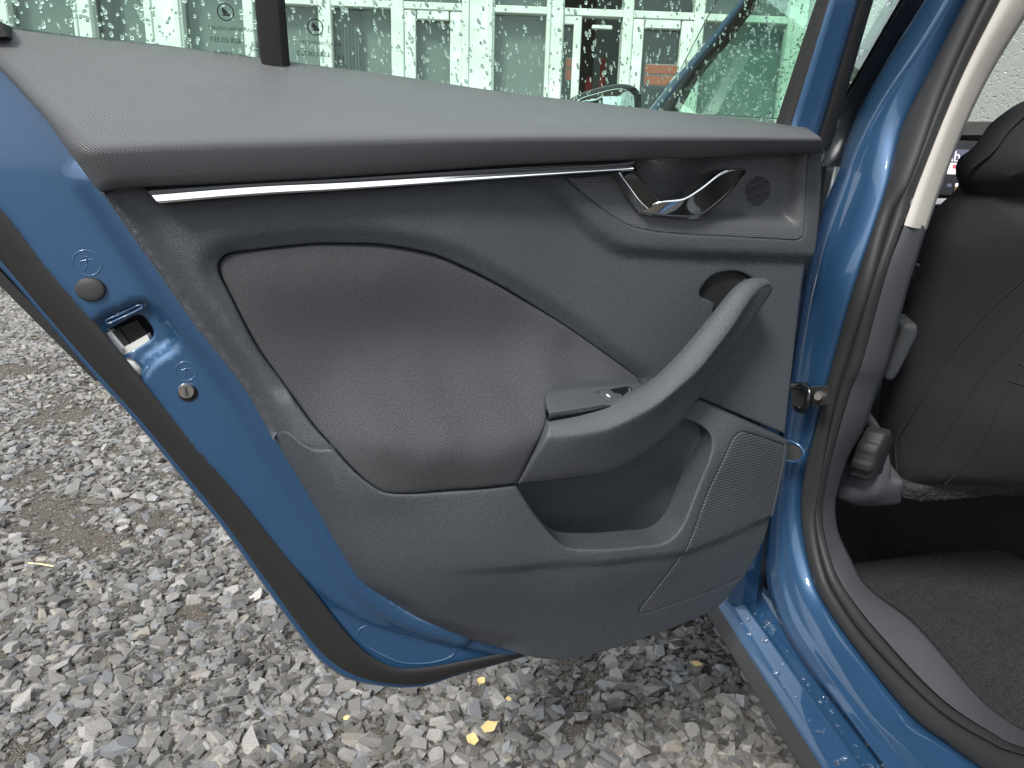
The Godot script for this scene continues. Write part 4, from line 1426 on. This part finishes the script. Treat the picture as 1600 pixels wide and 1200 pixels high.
func build_trim(door: Node3D) -> void:
	var leather: Material = mats["grained plastic"]
	# upper panel, running from the pad down beside the cloth to the pocket
	var bez := [P([-2943,10238,80]),P([-2943,10238,80,-2682,10251,40,-2459,10298,40,-2268,10373,40,-1482,10519,0,-419,10588,20]),P([-419,10588,20,-331,10560,40]),P([-331,10560,40,-298,10160,40,-258,9806,40,-259,9714,40,-338,9674,40]),P([-338,9674,40,-1051,9702,40,-1870,9739,40,-2196,9791,40,-2383,9867,40,-2678,10047,60,-2924,10227,80,-2943,10238,80])]
	var cup := [P([-1349,9111,0,-1345,9144,0,-1308,9210,0,-1256,9269,0,-1180,9314,0,-1004,9340,0,-881,9326,0,-662,9224,0]),P([-662,9224,0,-918,8833,0,-1068,8685,0]),P([-1068,8685,0,-1164,8920,0,-1157,8994,0,-1237,9043,0,-1322,9071,0,-1349,9111,0])]
	var uo := [P([-6867,10009,-200,-6561,9451,-200,-6278,8932,-200,-5895,8305,-200,-5654,7780,-200]),P([-5654,7780,-200,-5526,7876,60,-5345,7747,120,-5123,7774,220]),P([-5123,7774,220,-5294,7981,120,-5530,8346,30,-5742,8701,-10,-5938,9179,-10,-6008,9368,-10,-5990,9461,-10,-5919,9520,-10,-5741,9548,-10,-5422,9588,-10,-5146,9611,-10,-4931,9612,-10,-4656,9608,-10,-4270,9547,-10,-4025,9476,-20,-3505,9225,-40,-2803,8803,-40,-2413,8543,-30,-2047,8283,-10,-1928,8190,0]),P([-1928,8190,0,-1812,8030,0,-1479,7688,0]),P([-1479,7688,0,-1272,7981,0]),P([-1272,7981,0,-701,7737,0,-45,7460,0]),P([-45,7460,0,-69,8262,-20,-107,9333,-20,-69,9543,-20,-107,10163,0,-156,10555,0]),P([-156,10555,0,-172,10654,0]),P([-172,10654,0,-2838,10490,80,-5640,10233,100,-6780,10089,-60,-6867,10009,-200])]
	var ub := surface_through(P([-6796,10017,110,-5869,8384,90,-5529,8354,60,-5930,9192,70,-5981,9471,80,-4935,9620,80,-4041,9485,70,-2835,8821,50,-1943,8199,30,-6448,9870,110,-6160,9850,120,-4600,9873,110,-3130,9953,100,-1479,7688,0,-45,7460,0,-145,9339,30,-186,10553,40,-283,10161,50,-1421,9606,70,-2483,9934,80,-2841,10489,90,-5639,10233,110,-5122,7767,200,-5344,7754,140,-6084,8965,90]))
	var arc_l := flat(curve(P([-5531,8338,0,-5937,9181,0,-6006,9369,0,-5989,9462,0,-5741,9549,0,-5146,9612,0,-4657,9609,0,-4028,9478,0,-3516,9230,0,-2817,8811,0,-1928,8190,0]), 0.01))
	var left_l := flat(curve(P([-6867,10097,0,-6821,10014,0,-6524,9473,0,-6248,8968,0,-5877,8360,0,-5643,7850,0]), 0.01))
	var dip := poly([P([-3540,10254,0,-3109,10210,0,-2745,9926,0,-2524,9748,0,-2308,9633,0,-1983,9598,0,-1009,9563,0,-42,9532,0]),P([-42,9532,0,158,9532,0]),P([158,9532,0,216,7150,0]),P([216,7150,0,-1439,7278,0]),P([-1439,7278,0,-2698,8480,0,-3638,9079,0,-4130,9501,0,-3540,10254,0])], 0.008)
	var u0 := P([-4070,9501,0])[0].x
	var u1 := P([-2754,9503,0])[0].x
	var uh := func(x: float, y: float) -> float:
		var q := Vector2(x, y)
		var w: float = ub.call(x, y)
		w -= 0.007 * smoothstep(0.017, 0.001, dist_line(q, arc_l, false))
		var dl := dist_line(q, left_l, false)
		w -= 0.026 * pow(clampf(1.0 - dl / 0.022, 0, 1), 1.25)
		w -= 0.009 * smoothstep(0.0, 0.012, inside_by(q, dip)) * smoothstep(u0, u1, x)
		return w
	part("door_panel", panel(uo, uh, 0.0055, 0.003, 0.03, [bez, cup], 0.012), leather, door)
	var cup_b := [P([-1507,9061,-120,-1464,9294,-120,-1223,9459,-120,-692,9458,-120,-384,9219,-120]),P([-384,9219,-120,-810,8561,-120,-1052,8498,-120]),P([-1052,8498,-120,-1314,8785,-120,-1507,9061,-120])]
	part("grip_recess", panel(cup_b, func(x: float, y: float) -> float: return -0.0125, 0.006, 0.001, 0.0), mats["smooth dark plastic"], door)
	# bezel of the inner handle, scooped out behind the lever
	var scoop := poly([P([-2254,10339,0,-2089,10118,0,-1912,9970,0,-1682,9894,0,-1380,9854,0,-819,9823,0,-375,9802,0,-339,9822,0,-331,9868,0]),P([-331,9868,0,-345,10158,0,-381,10535,0,-383,10646,0]),P([-383,10646,0,-2311,10570,0,-2254,10339,0])])
	var scoop2 := poly([P([-2254,10339,0,-2089,10118,0,-1912,9970,0,-1682,9894,0,-1380,9854,0]),P([-1380,9854,0,-1153,10139,0,-1140,10616,0]),P([-1140,10616,0,-2311,10570,0,-2254,10339,0])])
	var bh0 := surface_through(points_of(bez))
	var bh := func(x: float, y: float) -> float:
		var p := Vector2(x, y)
		return bh0.call(x, y) + 0.0005 - 0.013 * smoothstep(-0.001, 0.012, inside_by(p, scoop)) - 0.014 * smoothstep(0.0, 0.05, inside_by(p, scoop2))
	part("handle_bezel", panel(bez, bh, 0.004, 0.0015, 0.012), mats["dotted plastic"], door)
	# tweeter holes: flat black discs, the shade inside put into the colour
	var tc := P([-767,10155,0])[0]
	var holes := Shell.new()
	for j in 13:
		for i in 13:
			var q := Vector2((i - 6) * 0.00222 + 0.0005 * (j - 6) * 0.3, (j - 6) * 0.00222 - 0.0002 * (i - 6))
			if q.length() > 0.0142:
				continue
			var x := tc.x + q.x
			var y := tc.y + q.y
			var c := Vector3(x, y, bh.call(x, y) + 0.0006)
			var k := holes.add(c, Vector2.ZERO)
			for s in 8:
				var t := TAU * s / 8
				holes.add(c + Vector3(cos(t), sin(t), 0) * 0.00082, Vector2.ZERO)
			for s in 8:
				holes.tri(k, k + 1 + (s + 1) % 8, k + 1 + s)
	var hs := part("tweeter_hole_discs", holes.mesh(), mats["black void"], door)
	hs.set_meta("kind", "stuff")
	# inner handle: fixed wedge and the curved lever
	var wl := even(P([-2463,10297,80,-2383,10183,80,-2280,10044,80,-2164,9927,80]), 14)
	var wm := even(P([-2456,10292,200,-2343,10169,200,-2229,10043,200,-2131,9969,200]), 14)
	var wr := even(P([-2269,10309,140,-2163,10213,140,-2047,10104,140,-1960,10029,140]), 14)
	var b := Shell.new()
	loft_into(b, [between(wl, wl, 0, Vector3(0, 0, -0.02)), wl, between(wl, wm, 0.1, Vector3(0, 0, 0.001)), between(wl, wm, 0.9, Vector3(0, 0, 0.001)), wm], Vector3.BACK)
	loft_into(b, [between(wm, wm, 0, Vector3(0.0002, 0, 0)), between(wm, wr, 0.1, Vector3(0, 0, 0.0005)), between(wm, wr, 0.9, Vector3(0, 0, -0.001)), wr, between(wr, wr, 0, Vector3(0, 0, -0.03))], Vector3.BACK)
	part("handle_wedge", b.mesh(), mats["chrome lever"], door)
	var lt := even(P([-2071,10010,180,-2000,10034,220,-1896,10046,250,-1793,10067,280,-1639,10170,310,-1482,10297,330,-1372,10341,330,-1250,10351,320,-1195,10341,300]), 40)
	var lb := even(P([-2164,9921,80,-2060,9906,120,-1832,9886,130,-1638,9877,130,-1528,9891,130,-1435,9960,150,-1325,10067,180,-1225,10215,240,-1174,10330,280]), 40)
	b = Shell.new()
	loft_into(b, [between(lt, lt, 0, Vector3(0, 0.0005, -0.03)), between(lt, lt, 0, Vector3(0, 0.0012, -0.006)), between(lt, lt, 0, Vector3(0, 0.0014, -0.0012)), between(lt, lt, 0, Vector3(0, 0.0008, 0.0)), between(lt, lb, 0.03, Vector3(0, 0, 0.0004))], Vector3.BACK)
	loft_into(b, [between(lt, lb, 0.03, Vector3(0, 0, 0.0004)), between(lt, lb, 0.3, Vector3(0, 0, 0.0006)), between(lt, lb, 0.6, Vector3(0, 0, 0.001)), between(lt, lb, 0.84, Vector3(0, 0, 0.0012))], Vector3.BACK)
	loft_into(b, [between(lt, lb, 0.84, Vector3(0, 0, 0.0012)), between(lt, lb, 0.97, Vector3(0, 0, -0.001)), lb, between(lb, lb, 0, Vector3(0, 0.001, -0.02))], Vector3.BACK)
	part("inner_handle", b.mesh(), mats["chrome lever"], door)
	# bright strip under the pad, in its black channel
	var st := even(P([-6420,10006,300,-5638,10088,300,-4930,10139,300,-3501,10261,300,-2664,10335,300,-2384,10361,300]), 60)
	var sb := even(P([-6367,9939,300,-5642,10016,300,-4932,10075,300,-3500,10209,300,-2661,10286,300,-2348,10312,300]), 60)
	part("chrome_strip", loft([between(st, st, 0, Vector3(0, 0, -0.02)), st, between(st, sb, 0.1, Vector3(0, 0, 0.0002)), between(st, sb, 0.4, Vector3(0, 0, 0.0012)), between(st, sb, 0.72, Vector3(0, 0, 0.0023)), between(st, sb, 0.78, Vector3(0, 0, 0.0022)), between(st, sb, 0.96, Vector3(0, 0, 0.0006)), sb, between(sb, sb, 0, Vector3(0, 0, -0.02))], Vector3.BACK), mats["chrome"], door)
	var ct := even(P([-6483,10081,265,-5635,10163,265,-4925,10224,265,-3494,10342,265,-2655,10408,265,-2374,10440,265]), 60)
	var cb := even(P([-6383,9928,265,-5645,10005,265,-4931,10064,265,-3490,10201,265,-2646,10275,265,-2293,10305,265]), 60)
	part("strip_channel", loft([between(ct, ct, 0, Vector3(0, 0, -0.01)), ct, between(ct, cb, 0.5, Vector3(0, 0, 0.0005)), cb, between(cb, cb, 0, Vector3(0, 0, -0.025))], Vector3.BACK), mats["gloss black"], door)
	# soft pad along the window
	var n := 70
	var pr := [
		even(P([-6703,10072,0,-5651,10156,0,-4912,10219,0,-3422,10365,0,-2549,10428,0,-1341,10512,0,-147,10593,0]), n),
		even(P([-6648,10048,270,-5637,10123,270,-4927,10183,270,-3495,10320,270,-2655,10381,270,-1493,10460,270,-345,10541,270]), n),
		even(P([-6636,10069,340,-5632,10148,340,-4930,10203,340,-3515,10340,340,-2684,10400,340,-1536,10474,340,-401,10550,340]), n),
		even(P([-6647,10135,400,-5624,10212,400,-4931,10268,400,-3533,10397,400,-2712,10453,400,-1576,10522,400,-452,10581,400]), n),
		even(P([-6714,10284,470,-6074,10334,470,-4930,10410,470,-3555,10498,470,-2746,10535,470,-1625,10585,470,-521,10628,470]), n),
		even(P([-6736,10332,480,-6068,10385,480,-4929,10458,480,-3559,10538,480,-2752,10574,480,-1634,10617,480,-546,10653,480]), n),
		even(P([-6775,10377,440,-6069,10437,440,-4925,10513,440,-3549,10581,440,-2739,10611,440,-1615,10650,440,-549,10680,440]), n),
		even(P([-6921,10521,300,-6075,10588,300,-4914,10643,300,-3513,10673,300,-2687,10690,300,-1539,10708,300,-499,10718,300]), n),
		even(P([-7218,10803,0,-6391,10865,0,-4891,10853,0,-3435,10804,0,-2573,10796,0,-1372,10784,0,-342,10770,0]), n),
		even(P([-7528,11078,-250,-6416,11070,-250,-4874,11007,-250,-3370,10915,-250,-2477,10882,-250,-1233,10848,-250,-202,10808,-250]), n),
		even(P([-7813,11303,-420,-7473,11256,-420,-6976,11218,-420,-6433,11199,-420,-5623,11150,-420,-4862,11101,-420,-4421,11075,-420,-3526,11001,-420,-2412,10940,-420,-1910,10918,-420,-1137,10882,-420,-104,10832,-420]), n),
		even(P([-7892,11286,-620,-7541,11237,-620,-7030,11197,-620,-6471,11177,-620,-5636,11124,-620,-4852,11072,-620,-4399,11044,-620,-3476,10965,-620,-2329,10900,-620,-1811,10876,-620,-1015,10838,-620,50,10786,-620]), n)]
	var side := P([-6825,10012,-100,-6858,10004,-200,-6876,10019,-200,-6908,10069,-200,-7002,10238,-200,-7034,10287,-200,-7079,10369,-200,-7191,10543,-250,-7439,10831,-300,-7706,11107,-400,-7949,11316,-500,-8002,11278,-620])
	var full := []
	for i in pr.size():
		var rail := PackedVector3Array()
		var q: Vector3 = side[i]
		var p: Vector3 = pr[i][0]
		for t in [1.0, 0.92, 0.75, 0.5, 0.25]:
			var f := lerpf(q.z, p.z, sqrt(maxf(0, 1.0 - t * t)))
			rail.append(Vector3(lerpf(p.x, q.x, t), lerpf(p.y, q.y, t), f))
		rail.append_array(pr[i])
		var e: Vector3 = pr[i][n - 1]
		for t in [[0.4, 0.08], [0.75, 0.3], [0.95, 0.65], [1.0, 1.2]]:
			rail.append(e + Vector3(0.004 * t[0], 0, -0.006 * t[1] - (0.02 if t[1] > 1 else 0.0)))
		full.append(rail)
	part("window_pad", loft(full, Vector3(0, 0.6, 1)), mats["soft pad"], door)
	# cloth insert, from the hollow above down over the arm rest
	var fo := [P([-5993,9453,-30,-5916,9513,-30,-5738,9541,-30,-5423,9580,-30,-5146,9604,-30,-4930,9605,-30,-4654,9601,-30,-4267,9539,-30,-4021,9468,-40,-3500,9216,-60,-2795,8792,-60,-2404,8531,-50,-2042,8273,-20,-1948,8202,40]),P([-1948,8202,40,-2330,8226,160,-2894,8239,300,-3078,8245,400,-3146,8196,500,-3173,8054,620]),P([-3173,8054,620,-3323,7749,640,-3432,7409,560]),P([-3432,7409,560,-4093,7376,500,-4633,7367,440,-4770,7440,420,-4950,7606,340,-5106,7780,240,-5289,7983,110,-5525,8346,10,-5737,8702,-30,-5935,9182,-30,-6005,9365,-30,-5993,9453,-30])]
	var fh := surface_through(points_of(fo, P([-5102,8081,120,-4894,7954,420,-4683,7978,580,-4125,7968,660,-3538,7979,680,-4658,8101,360,-4083,8102,430,-3488,8115,480,-4632,8242,120,-4030,8230,140,-3404,8250,160,-4614,8421,-20,-4000,8393,-30,-3363,8424,-10,-2719,8335,80,-5700,9338,30,-5160,9418,20,-4599,9357,0,-5464,8805,-60,-4598,8770,-120,-3671,8810,-110,-2818,8506,-50,-3996,9195,-70,-4571,7703,550,-4116,7676,620,-3646,7674,660,-4845,7712,440,-5086,8374,-40])), 7e-4)
	part("cloth_insert", panel(fo, fh, 0.0055, 0.005, 0.03), mats["seat cloth"], door)
	# arm rest and pull handle
	var na := 80
	var at := even(P([-3173,8054,620,-2850,8101,630,-2492,8210,620,-2144,8365,600,-1867,8593,570,-1575,8906,540,-1303,9220,510,-1214,9292,500,-1128,9327,490,-1031,9344,480,-938,9335,470]), na)
	var ac := even(P([-3231,7918,740,-2954,7938,780,-2661,7982,800,-2430,8068,800,-2169,8185,780,-1936,8340,750,-1697,8520,710,-1530,8702,680,-1345,8913,640,-1233,9061,610,-1118,9183,570,-1002,9251,530,-891,9262,490]), na)
	var ab := even(P([-3432,7402,560,-2928,7395,520,-2521,7403,490,-2297,7459,470,-1955,7641,440,-1648,7902,420,-1518,8105,420,-1353,8366,420,-1174,8631,420,-1011,8888,420,-861,9132,430,-840,9191,440,-845,9239,460]), na)
	var amid := even(P([-3324,7705,690,-2936,7691,680,-2577,7731,670,-2178,7909,640,-1941,8110,620,-1715,8294,600,-1390,8708,560,-1127,9062,520,-954,9202,500,-868,9255,480]), na)
	var under := PackedVector3Array()
	for i in na:
		under.append(at[i] + Vector3(0.005, -0.007, lerpf(-0.03, -0.015, smoothstep(0.1, 0.5, float(i) / na))))
	var aloft := [between(at, at, 0, Vector3(0, -0.0005, -0.006)), between(at, ac, 0.03, Vector3(0, 0.0003, -0.0018)), between(at, ac, 0.12, Vector3(0, 0, 0.0012)), between(at, ac, 0.35, Vector3(0, 0, 0.003)), between(at, ac, 0.65, Vector3(0, 0, 0.0028)), between(at, ac, 0.86, Vector3(0, 0, 0.0012)), between(at, ac, 0.96, Vector3(0, 0, 0)), between(ac, amid, 0.06, Vector3(0, 0, -0.0002)), between(ac, amid, 0.25, Vector3(0, 0, 0.0)), amid, between(amid, ab, 0.6, Vector3(0, 0, 0.001)), between(amid, ab, 0.88, Vector3(0, 0, 0.0008)), between(amid, ab, 0.97, Vector3(0, 0, -0.001)), between(ab, ab, 0, Vector3(-0.0005, 0.0005, -0.005)), between(ab, ab, 0, Vector3(-0.001, 0.003, -0.05))]
	for i in aloft.size():  # the seam end turns back into the door
		var e: Vector3 = aloft[i][0]
		var ee := PackedVector3Array([e + Vector3(-0.001, 0, -0.012), e + Vector3(-0.0004, 0, -0.0015)])
		ee.append_array(aloft[i])
		aloft[i] = ee
	part("grip_side", loft([under, between(at, at, 0, Vector3(0.0003, -0.0008, -0.0055))], Vector3(-0.5, 0.5, 0)), mats["smooth dark plastic"], door)
	part("arm_rest", loft(aloft, Vector3(0, 0, 1)), mats["handle plastic"], door)
	# window switch
	var co := [P([-3169,8122,600,-3157,8226,470,-3095,8268,410,-2913,8274,350,-2533,8277,310,-2103,8266,270,-2031,8237,300]),P([-2031,8237,300,-2239,8192,430,-2458,8162,550,-2831,8137,590,-3169,8122,600])]
	var chf := surface_through(points_of(co))
	part("switch_console", panel(co, func(x, y): return chf.call(x, y) + 0.0018, 0.003, 0.0018, 0.02), mats["console plastic"], door)
	var rim := PackedVector3Array()
	for p in curve(P([-2872,8126,0,-2749,8143,0,-2400,8157,0,-2028,8163,0,-1953,8143,0]), 0.004):
		rim.append(Vector3(p.x, p.y, chf.call(p.x, p.y) + 0.0016))
	part("console_rim", tube(rim, 0.0012), mats["console plastic"], door)
	var fa := even(P([-3178,8124,625,-2845,8143,625,-2492,8180,625,-2305,8190,500]), 16)
	var fb := even(P([-3180,8061,640,-2848,8097,640,-2530,8174,640,-2304,8177,500]), 16)
	part("console_front", loft([between(fa, fa, 0, Vector3(0, 0, -0.004)), fa, fb, between(fb, fb, 0, Vector3(0, 0, -0.01))], Vector3.BACK), mats["smooth dark plastic"], door)
	part("switch_well_shade", panel([P([-2647,8243,400]),P([-2647,8243,400,-2272,8261,400,-2223,8242,400]),P([-2223,8242,400,-2356,8178,450]),P([-2356,8178,450,-2419,8225,400,-2540,8231,400,-2647,8243,400])], func(x, y): return chf.call(x, y) + 0.0026, 0.003, 0.0005, 0.002), mats["gloss black"], door)  # raised dark sheet; the shade of the well is painted as its colour
	part("window_switch", panel([P([-2620,8232,500]),P([-2620,8232,500,-2562,8255,500,-2476,8254,500]),P([-2476,8254,500,-2399,8192,500]),P([-2399,8192,500,-2504,8168,500,-2620,8232,500])], func(x, y): return chf.call(x, y) + 0.0045, 0.002, 0.0015, 0.004), mats["console plastic"], door)
	part("switch_well_end", tube(P([-2300,8269,460,-2311,8246,490,-2398,8213,540]), 0.0016), mats["handle plastic"], door)
	var ico := P([-2308,8063,0])[0]
	part("switch_symbol", panel([P([-2547,8227,500,-2531,8231,500,-2510,8216,500,-2514,8209,500,-2540,8215,500,-2547,8227,500])], func(x, y): return chf.call(x, y) + 0.0049, 0.001, 0.0002, 0.0006), mats["white print"], door)
	# door pocket
	var po := [P([-3319,7196,-300,-3096,6273,-350,-2586,5931,-350,-1620,5818,-340,-1065,5943,-300,-962,6599,-40,-969,7513,120,-1269,8046,-100]),P([-1269,8046,-100,-2156,7443,-300,-3319,7196,-300])]
	var ph := surface_through(points_of(po, P([-2467,6602,-350,-1702,6702,-320,-1364,6874,-220,-1250,7172,-40,-1404,7463,-100,-1651,6199,-340,-1348,6381,-240,-1209,6605,-80])))
	part("pocket_liner", panel(po, ph, 0.006, 0.002, 0.01), mats["grained plastic"], door)
	# lower panel with the pocket's rim and the loudspeaker's opening
	var go := [P([-870,7623,180,-810,7641,180,-409,7489,100,-120,7367,30]),P([-120,7367,30,-112,7030,30,-138,6546,20,-177,6126,0,-257,5854,-20,-372,5672,-20]),P([-372,5672,-20,-982,5565,80,-1316,5506,100,-1689,5413,120,-1762,5432,120,-1768,5508,120]),P([-1768,5508,120,-1492,6341,380,-1213,7026,340,-938,7569,200,-870,7623,180])]
	var lo := [P([-5654,7774,-200]),P([-5654,7774,-200,-5517,7904,160,-5332,7799,280,-5113,7791,300]),P([-5113,7791,300,-4951,7593,340,-4770,7428,420,-4635,7363,460,-4093,7363,500,-3439,7388,540]),P([-3439,7388,540,-3270,7107,500,-3081,6840,460,-2896,6646,440,-2720,6583,440,-2004,6538,440,-1761,6548,440,-1576,6675,420,-1459,6884,400,-1217,7465,300,-1208,7623,280,-1315,7737,260,-1557,7831,220]),P([-1557,7831,220,-1549,7869,100,-1299,7993,60]),P([-1299,7993,60,-926,7823,180,-65,7422,0]),P([-65,7422,0,-31,7272,-40,-71,6584,-60,-158,6025,-60,-324,5657,-80,-545,5313,-120,-702,5181,-140,-1719,4892,-180,-2380,4757,-200,-2716,4778,-200,-3041,4895,-220,-3357,4993,-250,-4172,5345,-300,-4554,5689,-300,-4827,5960,-300,-4960,6197,-300,-5376,7165,-250,-5654,7774,-200])]
	var lower_base := surface_through(P([-5515,7925,220,-5332,7799,280,-5113,7791,300,-4952,7602,360,-4634,7358,450,-4093,7363,500,-3439,7388,540,-3085,6845,470,-2724,6589,450,-2009,6544,450,-1582,6680,430,-1217,7465,300,-1299,7993,60,-926,7823,180,-65,7422,0,-86,6595,-40,-158,6025,-60,-559,5327,-100,-1653,4967,-120,-2408,4856,-140,-3069,5007,-140,-3976,5477,-80,-4404,5926,40,-4733,6453,180,-5023,7131,240,-4674,7143,340,-4079,6725,440,-3435,6485,460,-2399,6395,460,-1620,6396,440,-4039,6109,240,-2970,5682,160,-1868,5791,200,-1084,6979,260,-673,6173,140,-278,6885,30,-1070,5610,80]))
	var left_d := flat(curve(P([-5654,7780,-200,-5376,7165,-250,-4960,6197,-300,-4827,5960,-300,-4554,5689,-300,-4172,5345,-300,-3357,4993,-250]), 0.01))
	var fold := flat(curve(P([-4454,6466,450,-4079,6474,450,-3564,6474,450,-2750,6432,450,-1534,6391,450,-1051,6412,450,-459,6454,450]), 0.01))
	var f0 := fold[0].x
	var s0 := left_d[0].x + 0.12
	var s1: float = left_d[left_d.size() - 1].x
	var f1 := fold[fold.size() / 3].x
	var lh := func(x: float, y: float) -> float:
		var q := Vector2(x, y)
		var w: float = lower_base.call(x, y)
		w -= lerpf(0.036, 0.012, smoothstep(s0, s1, x)) * pow(clampf(1.0 - dist_line(q, left_d, false) / 0.034, 0, 1), 1.2)
		var best := 1e9
		var below := false
		for i in fold.size() - 1:
			var c := Geometry2D.get_closest_point_to_segment(q, fold[i], fold[i + 1])
			if q.distance_squared_to(c) < best:
				best = q.distance_squared_to(c)
				below = q.y < c.y
		if below:
			w -= 0.0045 * smoothstep(0.0, 0.007, sqrt(best)) * smoothstep(f0, f1, x)
		return w
	part("lower_panel", panel(lo, lh, 0.0055, 0.003, 0.035, [go], 0.008), leather, door)
	part("speaker_grille", panel(go, func(x, y): return lh.call(x, y) + 0.0006, 0.005, 0.0022, 0.008), mats["grille plastic"], door)
